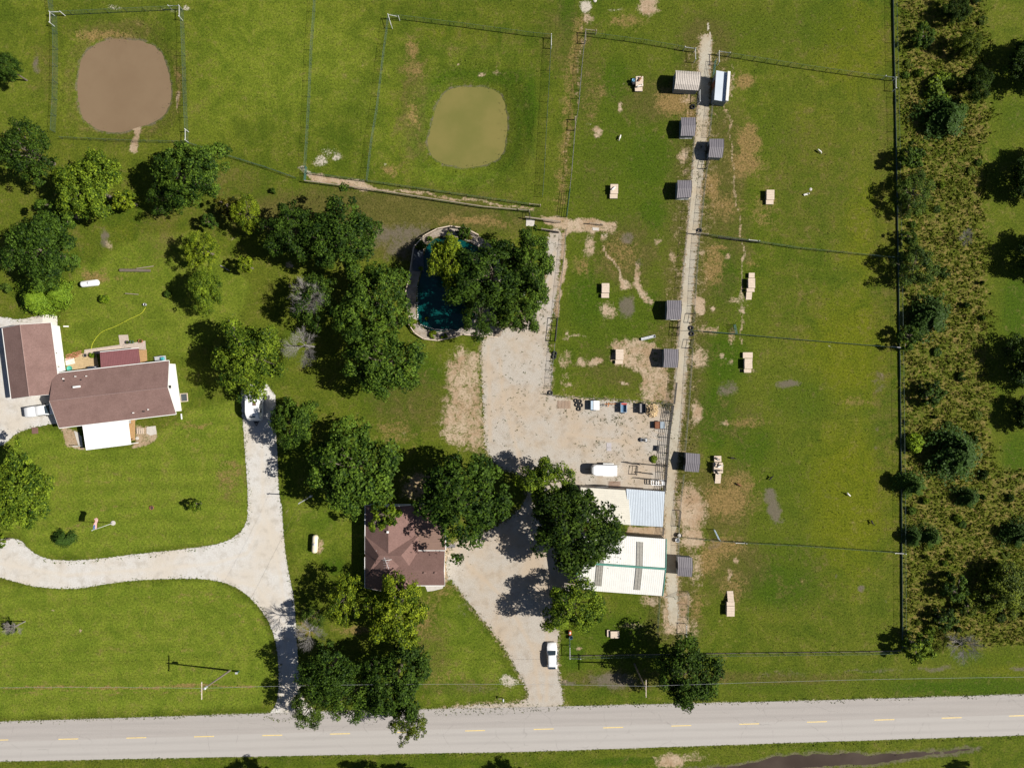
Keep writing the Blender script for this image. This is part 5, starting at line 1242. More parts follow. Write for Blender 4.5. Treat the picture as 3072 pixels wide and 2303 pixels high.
# ------------------------------------------------------------------ gates and panels
def gate(p0, p1, label, h=1.25, bars=6, ups=2, mat=None, r=.025, name="gate", cat="gate", lift=.1, group=None):
    a, b = G(*p0), G(*p1); d = b-a; L = d.length; u = d.normalized()
    o = empty(name, a, math.atan2(d.y, d.x)); tag(o, label, cat, group); mat = mat or M_GREENPIPE
    for i in range(bars):
        z = lift+(h-lift)*i/(bars-1)
        MB().tube([(0,0,z),(L,0,z)], r, 6).build("bar", mat, o)
    for i in range(ups+2):
        x = L*i/(ups+1); MB().tube([(x,0,lift if 0 < i < ups+1 else 0),(x,0,h)], r*(1.2 if 0 < i < ups+1 else 1.8), 6).build("upright", mat, o)
    return o
gate((1708,575),(1699,652), "tall pipe gate at the paddock crossing, casting a ladder shadow", 1.7, 5, 2, r=.03)
gate((1672,955),(1665,1024), "dark pipe frame gate beside the garden pond yard", 1.7, 3, 2, M_DKPIPE, r=.045)
gate((2143,186),(2137,232), "green gate beside the white-roofed shed", 1.5, 6, 1)
gate((2122,482),(2116,507), "pipe gate below the highest right-hand grey shed", 1.5, 3, 1, M_DKPIPE, r=.035)
gate((2081,942),(2076,968), "pipe gate above the middle cross fence on the right of the lane", 1.5, 3, 0, M_DKPIPE, r=.035)
gate((2075,1019),(2070,1044), "pipe gate below the middle cross fence on the right of the lane", 1.5, 3, 0, M_DKPIPE, r=.035)
gate((2036,964),(2033,982), "dark pipe panel under the shed with the white foot board", 1.5, 2, 0, M_DKPIPE, r=.04)
gate((2034,984),(2031,1007), "pipe gate on the left of the lane between two sheds", 1.5, 3, 0, M_DKPIPE, r=.035)
gate((2027,1148),(2020,1211), "many-barred gate at the lower end of the left paddocks", 1.4, 9, 2, M_DKPIPE, r=.018)
gate((2039,1531),(2034,1577), "barred gate beside the pale blue roof", 1.3, 6, 0, M_DKPIPE, r=.025)
gate((1989,1581),(1986,1604), "narrow barred gate between the blue roof and the barn", 1.3, 6, 0, M_DKPIPE, r=.025)
gate((2200,974),(2206,1001), "green gate swung open at the middle cross fence", 1.3, 7, 1)
gate((2140,1586),(2155,1617), "blue-grey gate swung open above the lower cross fence", 1.2, 6, 0, M_BLUEP)
gate((921,503),(917,545), "green gate between the pasture fence and the narrow track", 1.2, 6, 1)
gate((2130,997),(2203,1003), "long green tube panel in the middle cross fence", 1.25, 4, 1)
gate((2151,714),(2272,729), "dark tube panel in the upper cross fence", 1.25, 4, 2, M_DKPIPE)
gate((1768,672),(1806,676), "low timber hitching rail in the upper left paddock", 1.0, 2, 1, M_OLDWOOD, .05, "hitching_rail", "rail")
gate((1625,690),(1676,698), "dark round-rail panel beside the paddock crossing", 1.1, 3, 1, M_OLDWOOD, .07)
gate((1589,640),(1590,660), "short pipe gate at the end of the rail-topped fence", 1.3, 3, 0, M_DKPIPE, .03)
cg = "corral panels along the yard's right side"
for (p0, p1, lb) in [((2016,1216),(2009,1262),"corral panel beside the firewood heap, highest of its row"),((2009,1262),(2003,1312),"corral panel beside the rusty box, second of its row"),((2003,1312),(2000,1358),"corral panel beside the motor scooter, third of its row"),((2000,1358),(1997,1393),"corral panel level with the round weed clump, fourth of its row"),((1997,1393),(1994,1440),"corral panel beside the white head gate, fifth of its row"),((1994,1440),(1990,1474),"corral panel touching the blue roof, lowest of its row")]:
    gate(p0, p1, lb, 1.7, 6, 1, M_DKPIPE, .04, "corral_panel", "panel", group=cg)
for (p0, p1, lb) in [((1922,1390),(2000,1397),"upper rail panel across the small pen beside the trailer"),((1923,1416),(1955,1420),"short rail panel inside the small pen"),((1884,1386),(1916,1392),"dark bar lying across the yard above the pen frame"),((1918,1433),(1990,1440),"lower rail panel across the small pen")]:
    gate(p0, p1, lb, 1.2, 3, 1, M_DKPIPE, .05, "corral_panel", "panel")
gate((1910,1397),(1907,1422), "square dark pipe frame standing in the small pen", 1.3, 3, 0, M_DKPIPE, .04, "pipe_frame", "frame")

# railing round the garden pond
rl = empty("deck_railing"); tag(rl, "timber railing curving round the garden pond", "railing")
RP = off([(1130,210),(965,125),(765,95),(590,130),(420,220),(280,370),(250,560),(215,800),(175,960)], 1180, 660, K3)
def railing(root, pts, zb=0.0, h=1.05):
    for p, q in zip(pts[:-1], pts[1:]):
        a, b = G(*p), G(*q); u = (b-a); L = u.length; ang = math.atan2(u.y, u.x)
        MB().box((a+b)/2+Vector((0,0,h+zb)), (L+.1,.16,.05), ang).build("rail", M_PLY, root)
        MB().box((a+b)/2+Vector((0,0,.2+zb)), (L,.06,.08), ang).build("rail", M_OLDWOOD, root)
        MB().box(a+Vector((0,0,h/2+zb)), (.12,.12,h), ang).build("post", M_OLDWOOD, root)
        mb = MB()
        for i in range(int(L/.28)): mb.box(a+u*((i+.5)*.28/L)+Vector((0,0,h/2+zb)), (.09,.04,h-.15), ang)
        k = mb.build("balusters", M_OLDWOOD, root); k["kind"] = "stuff"
railing(rl, RP)
rl2 = empty("deck_railing"); tag(rl2, "timber railing along the garden pond's lower bank", "railing")
RP2 = off([(210,1380),(290,1500),(410,1580),(590,1600),(800,1560),(920,1520),(1120,1540),(1390,1558)], 1180, 660, K3)
railing(rl2, RP2, 0, .75)
AP = [(x, y) for x, y in APRON]
def pond_apron():
    sd = lambda A, B: np.minimum(poly_sdf(AP, A, B), -poly_sdf(POND3, A, B)-3)/S
    m, nt, b = new_mat("pond_terrace"); g = N(nt)
    col = g.mix(g.ramp(g.noise(.7, 5, .7), .3, .7), (.26,.205,.15), (.45,.40,.345)); col = g.mix(g.ramp(g.noise(6, 4, .8), .3, .7), g.mix(1.0, col, (.75,.75,.75), 'MULTIPLY'), col)
    nt.links.new(col, b.inputs["Base Color"]); b.inputs["Roughness"].default_value = .9; ragged(nt, g, b, .12)
    return sheet("terrace", sd, (1210,675,1520,1020), .02, m, 3.0, .2)
struct(pond_apron(), "pale terrace round the garden pond")
ld = slab("ledge", [(1241,742),(1270,748),(1272,815),(1236,812)], .12, pm("dark_slate", (.07,.085,.10), .7, .3, 2), "dark stone ledge on the garden pond's left bank")
rk = MB(); rr_ = random.Random(9)
stone_me = MB().lathe((0,0,0), [(.02,-.05),(.12,0),(.1,.08),(.03,.12)], 7).mesh("stone"); stone_me.materials.append(pm("pale_stone", (.55,.52,.47), .9, .25, 5))
ps = empty("pond_edging"); tag(ps, "pale stones edging the garden pond's left and lower shore", "stones")
for (x, y) in [(252.5+1000+rr_.uniform(-1,1), 860+i*7) for i in range(15)]+[(1262+i*5.5, 975+min(i,9)*1.6+rr_.uniform(-1,1)) for i in range(18)]:
    p = G(x, y); o = child("stone", stone_me, ps, (p.x, p.y, .03), rr_.random()*6); s = rr_.uniform(.7,1.7); o.scale = (s, s*rr_.uniform(.7,1.2), s)
stp = empty("steps"); tag(stp, "slatted steps from the pond terrace down to the yard", "steps")
for i in range(6):
    p = G(1488+i*3.1, 1003-i*.6); MB().box((p.x, p.y, .36-.055*i), (.14,1.1,.05), -.25).build("tread", M_OLDWOOD, stp)

# ------------------------------------------------------------------ climbing platforms
def platform(parts, label, rz=0.02):
    """parts: (x0,y0,x1,y1,height,kind) plank-topped crates, kind 'r' a ramp sloping down along +y"""
    o = empty("climbing_platform"); tag(o, label, "platform", "wooden climbing platforms in the paddocks")
    for (x0, y0, x1, y1, h, k) in parts:
        z = h if k == 'b' else h*.6
        a, b, c, d = G(x0,y0,z), G(x1,y0,z), G(x1,y1,z), G(x0,y1,z)
        za, zc = (h, h) if k == 'b' else ((h, .06) if k == 'r' else (.06, h))
        if k == 'b':
            i_ = .03
            s = MB().box(((a.x+c.x)/2, (a.y+c.y)/2, (h-.06)/2), (abs(c.x-a.x)-i_*2, abs(c.y-a.y)-i_*2, h-.06)).build("crate", M_PLYSIDE, o)
        n_ = max(2, round(abs(c.y-a.y)/.45))
        for i in range(n_):
            t0, t1 = i/n_+.004, (i+1)/n_-.004
            p, q = a.lerp(d, t0), b.lerp(c, t0); r_, s_ = b.lerp(c, t1), a.lerp(d, t1)
            h0, h1 = za+(zc-za)*t0, za+(zc-za)*t1; j = random.uniform(-.015, .015)
            top = [Vector((v.x+j, v.y, hz)) for v, hz in ((p,h0),(q,h0),(r_,h1),(s_,h1))]
            k_ = MB().prism([v-Vector((0,0,.05)) for v in top], top).build("plank", M_PLY, o); fix_normals(k_.data)
    return o
def tt(ox, oy, *r): return [(ox+a/TK, oy+b/TK, ox+c/TK, oy+d/TK, h, k) for a, b, c, d, h, k in r]
platform(tt(1600,0,(850,633,911,718,.85,'b'),(843,720,905,757,.5,'b')), "crate platform in the upper left paddock with animals on it")
platform(tt(1600,0,(640,1527,703,1606,.85,'b'),(635,1609,698,1645,.5,'b')), "crate platform with one white goat, second down the left paddocks")
platform(tt(1600,560,(1935,26,1999,108,.85,'b'),(1930,111,1991,146,.5,'b')), "empty crate platform alone in the upper right paddock")
platform(tt(1600,560,(568,800,631,880,.85,'b'),(565,884,628,921,.5,'b')), "empty crate platform above the tan scrape in the left paddock")
platform(tt(1600,560,(1787,714,1835,756,.5,'b'),(1783,759,1839,840,.9,'b'),(1770,843,1834,872,.7,'b'),(1765,875,1812,935,.5,'r')), "long stepped platform in the second right paddock")
platform(tt(1600,560,(684,1348,748,1435,.85,'b'),(680,1438,743,1468,.5,'b')), "stained crate platform on the bare ground of the left paddock")
platform(tt(1600,560,(1738,1373,1818,1421,.45,'b'),(1752,1425,1816,1509,.9,'b'),(1748,1511,1806,1541,.6,'b')), "platform with a wide low end in the third right paddock")
platform([(2143,1367,2164,1385,.6,'b'),(2142,1387,2169,1419,.95,'b'),(2146,1420,2163,1450,.6,'r')], "goat-covered platform with a pale ramp beside the grey shed")
platform(tt(1600,1703,(1610,195,1661,276,.7,'u'),(1605,281,1669,313,.8,'b'),(1605,316,1669,401,.95,'b')), "platform with a ramp at its upper end in the lowest right paddock")
platform(tt(1600,1703,(641,525,712,582,.7,'b'),(612,513,634,570,.35,'b')), "small low platform on the grass below the barn")

# ------------------------------------------------------------------ animals
def skin_mesh(name, V_, E_, R_, root=0):
    me_ = bpy.data.meshes.new(name+"_skeleton"); me_.from_pydata(V_, E_, []); ob = bpy.data.objects.new(name, me_); COL.objects.link(ob)
    ob.modifiers.new("s", 'SKIN'); sv = me_.skin_vertices[0].data
    for i, r in enumerate(R_):
        sv[i].radius = (r, r) if not hasattr(r, '__len__') else r
        sv[i].use_root = (i == root)
    ob.modifiers.new("d", 'SUBSURF').levels = 1
    dg = bpy.context.evaluated_depsgraph_get(); ev = ob.evaluated_get(dg); out = bpy.data.meshes.new_from_object(ev)
    bpy.data.objects.remove(ob); out.name = name
    out.polygons.foreach_set("use_smooth", [True]*len(out.polygons))
    return out
def goat_mesh(lying=False, graze=False):
    z = .55 if not lying else .24
    V_ = [(-.38,0,z+.02),(-.1,0,z),(.2,0,z+.01),(.4,0,z+.08),(.52,0,z+.26),(.6,0,z+.36),(.78,0,z+.26),(-.5,0,z+.07),(-.57,0,z+.16)]
    if graze: V_[4:7] = [(.55,0,z-.05),(.66,0,z-.26),(.74,0,z-.44)]
    E_ = [(0,1),(1,2),(2,3),(3,4),(4,5),(5,6),(0,7),(7,8)]; R_ = [.13,.165,.15,.12,.075,.08,.04,.05,.02]
    def leg(x, y, hind):
        b = 1 if False else (0 if hind else 2); n0 = len(V_)
        if lying:
            V_.extend([(x,y*1.5,.14),(x+.2,y*2.0,.06),(x+.32,y*1.6,.05)]); R_.extend([.07,.04,.03])
        elif hind:
            V_.extend([(x+.03,y,z-.12),(x-.09,y,.22),(x-.05,y,.03)]); R_.extend([.075,.035,.03])
        else:
            V_.extend([(x,y,z-.14),(x+.02,y,.24),(x+.01,y,.03)]); R_.extend([.06,.034,.03])
        E_.extend([(b,n0),(n0,n0+1),(n0+1,n0+2)])
    for y in (-.11,.11): leg(-.36, y, True); leg(.26, y, False)
    h = V_[5]
    for s in (-1,1):      # horns and ears
        n0 = len(V_); V_.extend([(h[0]-.05,s*.06,h[2]+.12),(h[0]-.17,s*.10,h[2]+.17)]); R_.extend([.022,.010]); E_.extend([(5,n0),(n0,n0+1)])
        n0 = len(V_); V_.append((h[0]+.0,s*.17,h[2]+.01)); R_.append(.022); E_.append((5,n0))
    return skin_mesh("goat", V_, E_, R_, 1)
GO = [goat_mesh(), goat_mesh(True), goat_mesh(False, True)]
M_GW, M_GB, M_GT = pm("white_goat_coat", (.74,.71,.66), .9, .12, 6), pm("black_goat_coat", (.03,.026,.024), .9, .3, 6), pm("brown_goat_coat", (.20,.085,.04), .9, .3, 6)
def spot_coat():
    m, nt, b = new_mat("patched_goat_coat"); g = N(nt); k = g.ramp(g.noise(3.2, 2), .46, .52)
    nt.links.new(g.mix(k, (.72,.68,.62), (.05,.035,.03)), b.inputs["Base Color"]); b.inputs["Roughness"].default_value = .9; return m
M_GS = spot_coat()
_gm = {}
def goat(px, py, pose, mat, rz, label, z=0.0, sc=.8, z0=None):
    key = (pose, mat.name)
    if key not in _gm:
        me_ = GO[pose].copy(); me_.materials.clear(); me_.materials.append(mat); _gm[key] = me_
    p = G(px, py, z); o = bpy.data.objects.new("goat", _gm[key]); link(o); o.location = (p.x, p.y, z); o.rotation_euler = (0, 0, rz); o.scale = (sc, sc, sc)
    return tag(o, label, "goat", "goats in the paddocks")
goat(1859,414,2,M_GW,-1.9,"white goat grazing alone in the upper left paddock")
goat(1840,566,1,M_GW,-2.4,"white goat lying on the second left-hand platform", .85)
goat(1918,240,1,M_GT,.9,"brown goat lying on the top left platform", .85)
goat(1917,261,0,M_GW,.3,"white goat standing on the lower crate of the top left platform", .5)
goat(2456,455,2,M_GW,-.7,"white goat in the upper right paddock, the higher of two")
goat(2416,584,1,M_GW,.2,"white goat in the upper right paddock, the lower of two")
goat(2543,1482,0,M_GW,2.4,"solitary white goat in the third right paddock")
goat(2613,1565,0,M_GB,-1.1,"black goat with white flank near the dark fence")
goat(2310,1433,0,M_GB,.9,"dark goat just above the wet mud patch")
goat(2196,1373,0,M_GB,-.15,"dark goat standing right of the goat-covered platform")
goat(2215,1452,2,M_GT,-.6,"dark brown goat grazing below the goat-covered platform")
goat(2152,1376,1,M_GS,2.6,"patched goat on the top crate of the goat-covered platform", .6)
goat(2151,1394,0,M_GB,1.3,"black goat in the middle of the goat-covered platform", .95)
goat(2158,1398,1,M_GW,.4,"white goat lying in the middle of the goat-covered platform", .95)
goat(2154,1410,0,M_GB,.1,"black goat at the lower edge of the goat-covered platform", .95)
goat(2152,1417,1,M_GS,2.2,"patched goat at the head of the pale ramp", .95)

# ------------------------------------------------------------------ tyres
def tyre_mesh(R=.4, w=.24):
    prof = [(.22,0),(.36,0),(.40,.05),(.40,w-.05),(.36,w),(.22,w),(.24,w-.05),(.24,.05)]
    mb = MB(); n_ = 20
    rings = []
    for q in range(n_):
        t = 6.28318*q/n_; rings.append([(r*R/.4*math.cos(t), r*R/.4*math.sin(t), z) for r, z in prof])
    k = len(prof)
    for r in rings: mb.v += r
    for a in range(n_):
        b = (a+1) % n_
        for i in range(k): j = (i+1) % k; mb.f.append((a*k+i, b*k+i, b*k+j, a*k+j))
    return mb.mesh("tyre")
TY = tyre_mesh(); TY.materials.append(M_RUBBER); fix_normals(TY)
for (x, y, lb, s) in [(2078,322,"black tyre lying above the first grey left-hand shed",1.1),(2098,692,"tyre lying at the end of the upper cross fence",1.1),(2073,984,"tyre beside the lane above the middle cross fence",1.1),(2075,1001,"tyre beside the lane below the middle cross fence",1.1),(1664,1060,"tyre by the weedy yard corner, upper of two",1.1),(1662,1070,"tyre by the weedy yard corner, lower of two",1.1),(1651,1178,"tyre hung at the weedy fence's lower post",1.1),
    (1728,1201.6,"tyre in the heap beside the white trailer, top left one",.95),(1740,1203.5,"tyre in the heap beside the white trailer, top right one",.9),(1731,1213.5,"tyre in the heap beside the white trailer, middle left one",1.0),(1743,1215,"tyre in the heap beside the white trailer, middle right one",.95),(1736.5,1226,"tyre in the heap beside the white trailer, lowest one",1.0)]:
    p = G(x, y); o = link(bpy.data.objects.new("tyre", TY)); o.location = (p.x, p.y, .0); o.scale = (s,s,s); tag(o, lb, "tyre", "old tyres about the paddocks and yard")
def basin_pot(px, py, r, h, mat, label, cat="tub", name="tub", fill=None, z=0):
    p = G(px, py); o = empty(name, (p.x, p.y, z)); tag(o, label, cat)
    MB().lathe((0,0,0), [(r*.85,0),(r,h),(r*.92,h),(r*.8,.05)], 18).build("body", mat, o, True)
    if fill: MB().lathe((0,0,0), [(r*.86,h*.75),(r*.3,h*.8)], 18).build("filling", fill, o)
    return o
basin_pot(2037,1604,.42,.6,M_DARK,"black rubber tub beside the barn's upper corner",fill=M_CONC)
basin_pot(2031,1618,.42,.55,M_STEEL,"galvanised tub just below the black one beside the barn")
basin_pot(258,1066,.34,.35,M_OLDWOOD,"round fire bowl on the patio beside the potted plant",cat="bowl",name="fire_bowl",fill=M_DARK)
basin_pot(385,1027,.3,.45,M_DARK,"black planter pot on the paver walk",cat="planter",name="planter",fill=ML_WEED)
basin_pot(398,1026,.3,.45,pm("green_pot", (.05,.12,.08), .5),"green planter pot on the paver walk",cat="planter",name="planter",fill=ML_WEED)
basin_pot(424,1023,.36,.4,pm("terracotta", (.35,.13,.07), .8),"reddish planter bowl at the paver walk's end",cat="planter",name="planter",fill=ML_WEED)
basin_pot(210,1105,.5,.2,pm("turquoise_plastic", (.06,.38,.30), .5),"turquoise round paddling tub against the white wall")
basin_pot(457,1522,.36,.3,M_BRICK,"brick-rimmed round planter on the front lawn",cat="planter",name="planter",fill=pm("soil", (.06,.045,.035), .9))
basin_pot(438,914,.24,.55,M_STEEL,"grey well cap where the yellow hose ends",cat="well cap",name="well_cap",fill=M_DARK)
basin_pot(1712,1909,.34,.6,pm("blue_bucket", (.06,.11,.18), .5),"blue-grey drum under the tree beside the drive",cat="drum",name="drum")

# ------------------------------------------------------------------ tanks
def tank(px, py, L, R, rz, mat, label):
    p = G(px, py); o = empty("propane_tank", (p.x, p.y, 0), rz); tag(o, label, "propane tank")
    prof = [(.02,-L/2)]+[(R*math.sin(t), -L/2+R*.75*(1-math.cos(t))) for t in (.3,.6,.9,1.2,1.57)]+[(R*math.sin(t), L/2-R*.75*(1-math.cos(t))) for t in (1.57,1.2,.9,.6,.3)]+[(.02,L/2)]
    MB().lathe((0,0,R+.25), prof, 24, 'X').build("body", mat, o, True)
    MB().lathe((0,0,R*2+.2), [(.2,0),(.2,.12),(.12,.18)], 14).build("valve_dome", M_STEEL, o)
    for s in (-1,1): MB().box((s*L*.28,0,.2), (.25,R*1.5,.4)).build("leg", M_CONC, o)
    MB().lathe((L*.1,0,R*2+.22), [(.05,0),(.05,.1)], 8).build("gauge", M_DARK, o)
tank(278,852,3.35,.56,.12,M_WPAINT,"white propane tank on the back lawn")
tank(948.5,1628,3.3,.52,math.pi/2-.05,pm("cream_tank_paint", (.74,.64,.46), .4, .08, 1),"cream propane tank on the lawn beside the hipped house")

# ------------------------------------------------------------------ vehicles
def wheel(root, x, y, r=.34, w=.22):
    o = MB().lathe((x,y,r), [(r*.55,-w/2),(r*.95,-w/2),(r,-w/2+.04),(r,w/2-.04),(r*.95,w/2),(r*.55,w/2)], 18, 'Y').build("wheel", M_RUBBER, root)
    MB().lathe((x,y,r), [(.05,-w/2-.01),(r*.6,-w/2-.005),(r*.6,w/2+.005),(.05,w/2+.01)], 14, 'Y').build("rim", M_STEEL, o)
def car(px, py, rz, label, secs, glass, L, W, name="car", cat="car", paint=None, wheels=(1.35,-1.35)):
    """secs: (x, half width at belt, z low, z belt, half width at top, z top) from tail to nose, local +x is the nose"""
    p = G(px, py, 0.7); o = empty(name, (p.x, p.y, 0), rz); tag(o, label, cat)
    rings = []
    for x, hb, zl, zb, ht, zt in secs:
        rings.append([(x,-hb*.92,zl),(x,-hb,zl+.18),(x,-hb,zb-.08),(x,-hb*.97,zb),(x,-ht,zt-.05),(x,-ht*.88,zt),(x,ht*.88,zt),(x,ht,zt-.05),(x,hb*.97,zb),(x,hb,zb-.08),(x,hb,zl+.18),(x,hb*.92,zl)])
    b = MB().loft([[Vector(q) for q in r] for r in rings]).build("body", paint or M_WPAINT, o, True); fix_normals(b.data)
    for nm, pts in glass:
        n_ = (Vector(pts[1])-Vector(pts[0])).cross(Vector(pts[2])-Vector(pts[0])).normalized(); c_ = sum((Vector(q) for q in pts), Vector())/len(pts)
        if n_.dot(c_-Vector((c_.x*.8,0,.6))) < 0: n_ = -n_
        f = MB().prism([Vector(q)+n_*.004 for q in pts], [Vector(q)+n_*.022 for q in pts]).build(nm, M_GLASS, o); fix_normals(f.data)
    for x in wheels:
        for s in (-1,1): wheel(o, x, s*(W/2-.14))
    fx = secs[-1][0]; rx = secs[0][0]
    for s in (-1,1):
        MB().box((fx-.1, s*W*.36, secs[-1][3]-.12), (.18,.34,.14)).build("headlight", M_STEEL, o)
        MB().box((rx+.05, s*W*.37, secs[0][3]-.1), (.12,.28,.16)).build("tail_light", pm("red_lens", (.35,.02,.02), .3), o)
        MB().box((.55, s*(W/2+.09), 1.0), (.16,.22,.14)).build("mirror", M_DARK, o)
    return o
hb = .9
SECS = [(-2.3,.74,.35,.85,.62,.95),(-2.2,.84,.28,.98,.66,1.20),(-1.6,.90,.25,1.0,.68,1.42),(-.6,.92,.25,.98,.70,1.50),(.25,.92,.25,.97,.68,1.46),(.55,.92,.25,.96,.70,1.25),(1.05,.91,.25,.95,.80,.99),(1.6,.89,.25,.90,.78,.95),(2.1,.80,.28,.80,.66,.84),(2.32,.62,.34,.62,.5,.66)]
car(1656,1966,math.pi/2+.02,"white car parked on the gravel drive near the road",SECS,
    [("windscreen",[(.34,-.60,1.44),(.34,.60,1.44),(1.02,.70,1.02),(1.02,-.70,1.02)]),("rear_window",[(-1.75,-.58,1.40),(-1.75,.58,1.40),(-2.2,.6,1.2),(-2.2,-.6,1.2)]),
     ("side_window",[(-1.5,.88,1.02),(.4,.90,1.0),(.2,.71,1.40),(-1.4,.70,1.36)]),("side_window",[(-1.5,-.88,1.02),(.4,-.90,1.0),(.2,-.71,1.40),(-1.4,-.70,1.36)])],4.6,1.84)
SECP = [(-2.9,.88,.5,1.0,.80,1.60),(-2.8,.95,.45,1.05,.82,1.78),(-1.0,.96,.42,1.06,.84,1.80),(-.95,.96,.42,1.06,.80,1.72),(-.85,.96,.42,1.06,.82,1.84),(.6,.96,.42,1.06,.80,1.82),(.75,.96,.42,1.06,.8,1.72),(1.35,.95,.42,1.08,.86,1.14),(2.3,.93,.45,1.04,.84,1.08),(2.75,.82,.5,.9,.7,.95)]
car(132,1230,.14,"white pickup with covered bed parked against the house eave",SECP,
    [("windscreen",[(.72,-.66,1.72),(.72,.66,1.72),(1.30,.80,1.16),(1.30,-.80,1.16)]),("side_window",[(-.8,.94,1.15),(.9,.94,1.12),(.6,.82,1.66),(-.75,.83,1.68)]),("side_window",[(-.8,-.94,1.15),(.9,-.94,1.12),(.6,-.82,1.66),(-.75,-.83,1.68)])],5.6,1.92,"pickup_truck","pickup",wheels=(1.75,-1.8))
# travel trailer
cp = empty("camper", G(772,1215,0), -math.pi/2+.0); tag(cp, "white travel trailer half under the broad yellow-green tree", "camper")
def ring_box(x, hw_, z0, z1, c=.12): return [Vector(q) for q in ((x,-hw_,z0),(x,-hw_,z1-c),(x,-hw_+c,z1),(x,hw_-c,z1),(x,hw_,z1-c),(x,hw_,z0))]
b = MB().loft([ring_box(-3.2,1.2,.5,2.8),ring_box(-3.0,1.22,.45,2.95),ring_box(1.0,1.22,.45,2.95),ring_box(1.6,1.2,.45,2.80),ring_box(2.2,1.16,.45,2.30),ring_box(2.6,1.1,.5,1.6),ring_box(2.75,1.0,.55,1.2)]).build("body", M_WPAINT, cp); fix_normals(b.data)
w_ = MB().prism([(1.86,-.5,2.63),(1.86,.5,2.63),(2.12,.5,2.42),(2.12,-.5,2.42)],[(1.88,-.5,2.66),(1.88,.5,2.66),(2.14,.5,2.45),(2.14,-.5,2.45)]).build("window", M_GLASS, cp); fix_normals(w_.data)
MB().box((-.35,.55,3.0), (.7,.55,.14)).build("roof_vent", pm("bronze_vent", (.16,.10,.07), .6), cp); MB().box((-1.6,0,3.05), (.9,.7,.22)).build("air_conditioner", M_TRIM, cp)
for x in (.9,-.5,-1.9): MB().box((x,1.235,1.7), (.7,.04,.55)).build("window", M_GLASS, cp); MB().box((x,-1.235,1.7), (.7,.04,.55)).build("window", M_GLASS, cp)
MB().box((0,1.32,2.72), (4.6,.16,.16)).build("awning", M_TRIM, cp)
for s in (-1,1): MB().tube([(2.6,s*.6,.5),(3.7,0,.5)], .05, 6).build("drawbar", M_DKPIPE, cp); wheel(cp,-.6,s*1.1,.35); wheel(cp,-1.4,s*1.1,.35)
MB().box((3.05,0,.65), (.35,.5,.4)).build("gas_locker", M_DARK, cp); MB().tube([(3.6,0,0),(3.6,0,.8)], .05, 6).build("jack", M_DKPIPE, cp)
# stock trailer with rounded nose
ht = empty("stock_trailer", G(1808,1407,0)); tag(ht, "white round-nosed livestock trailer above the stable", "trailer"); ht.rotation_euler = (0,0,-.02)
def nose(x, w_, z0, z1): return ring_box(x, w_, z0, z1, .15)
b = MB().loft([nose(-2.2,.35,.6,1.75),nose(-2.1,.62,.5,1.95),nose(-1.85,.85,.45,2.08),nose(-1.5,.96,.45,2.12),nose(2.3,.98,.45,2.12)]).build("body", M_WPAINT, ht, False); fix_normals(b.data)
for s in (-1,1):
    MB().box((.9,s*1.08,.75), (1.9,.22,.5)).build("fender", M_TRIM, ht); wheel(ht,.5,s*1.08,.34); wheel(ht,1.3,s*1.08,.34)
    MB().box((.2,s*.985,1.5), (3.4,.03,.4)).build("vent_slot", M_DARK, ht)
MB().tube([(-2.1,0,.5),(-3.2,0,.5)], .06, 6).build("drawbar", M_DKPIPE, ht)
# small yard trailers
wt = empty("box_trailer", G(1783,1215,0)); tag(wt, "small trailer with white lid in the yard's upper row", "trailer")
MB().bbox((0,0,.4), (1.55,1.65,.6), .04).build("box", M_BLUEP, wt); l_ = MB().prism([(-.28,-.84,1.02),(.8,-.84,1.12),(.8,.84,1.12),(-.28,.84,1.02)],[(-.28,-.84,1.07),(.8,-.84,1.17),(.8,.84,1.17),(-.28,.84,1.07)]).build("lid", M_WPAINT, wt); fix_normals(l_.data)
for s in (-1,1): wheel(wt,0,s*.92,.3,.16)
MB().tube([(.8,0,.45),(2.2,0,.45)], .05, 6).build("drawbar", M_DKPIPE, wt)
for s in (-1,1): MB().tube([(.8,s*.5,.45),(1.7,0,.45)], .04, 6).build("drawbar", M_DKPIPE, wt)
def open_trailer(px, py, L, W, h, mo, mi, label, name, rz=0.0):
    o = empty(name, G(px, py, 0), rz); tag(o, label, "trailer"); t = .06
    MB().box((0,0,.45), (L,W,.06)).build("floor", mi, o)
    for s in (-1,1):
        MB().box((0,s*(W/2-t/2),.48+h/2), (L,t,h)).build("side", mo, o); MB().box((s*(L/2-t/2),0,.48+h/2), (t,W-2*t,h)).build("side", mo, o); wheel(o,0,s*(W/2+.1),.28,.16)
    MB().tube([(-L/2,0,.4),(-L/2-.9,0,.4)], .05, 6).build("drawbar", M_DKPIPE, o); return o
bt = open_trailer(1869,1222,1.1,1.75,.5,M_BLUEP,pm("blue_bed", (.10,.19,.30), .5, .2, 2),"open blue dump cart with a red corner in the yard's upper row","dump_cart")
MB().box((.05,.68,.98), (1.0,.32,.08)).build("hood", pm("faded_red", (.42,.06,.04), .5, .2, 2), bt)
open_trailer(1925,1224,1.1,1.7,.55,M_DARK,pm("grey_bed", (.22,.21,.21), .7, .2, 2),"open black dump cart beside the firewood heap","dump_cart")
or_ = empty("hitch_plough", G(1828,1213,0)); tag(or_, "rusty orange implement between the white and blue carts", "implement")
mo = pm("orange_paint", (.50,.17,.03), .6, .3, 3)
MB().tube([(-.9,.1,.35),(1.1,.15,.35)], .05, 6).build("beam", mo, or_); MB().tube([(-.2,-.3,.3),(-.2,.4,.3)], .05, 6).build("crossbar", mo, or_)
for x in (-.4,.0,.5): MB().tube([(x,.1,.35),(x-.1,-.15,.02)], .035, 5).build("tine", M_RUST, or_)
MB().lathe((-.35,-.35,.18), [(.18,-.04),(.18,.04)], 12, 'Y').build("wheel", mo, or_)
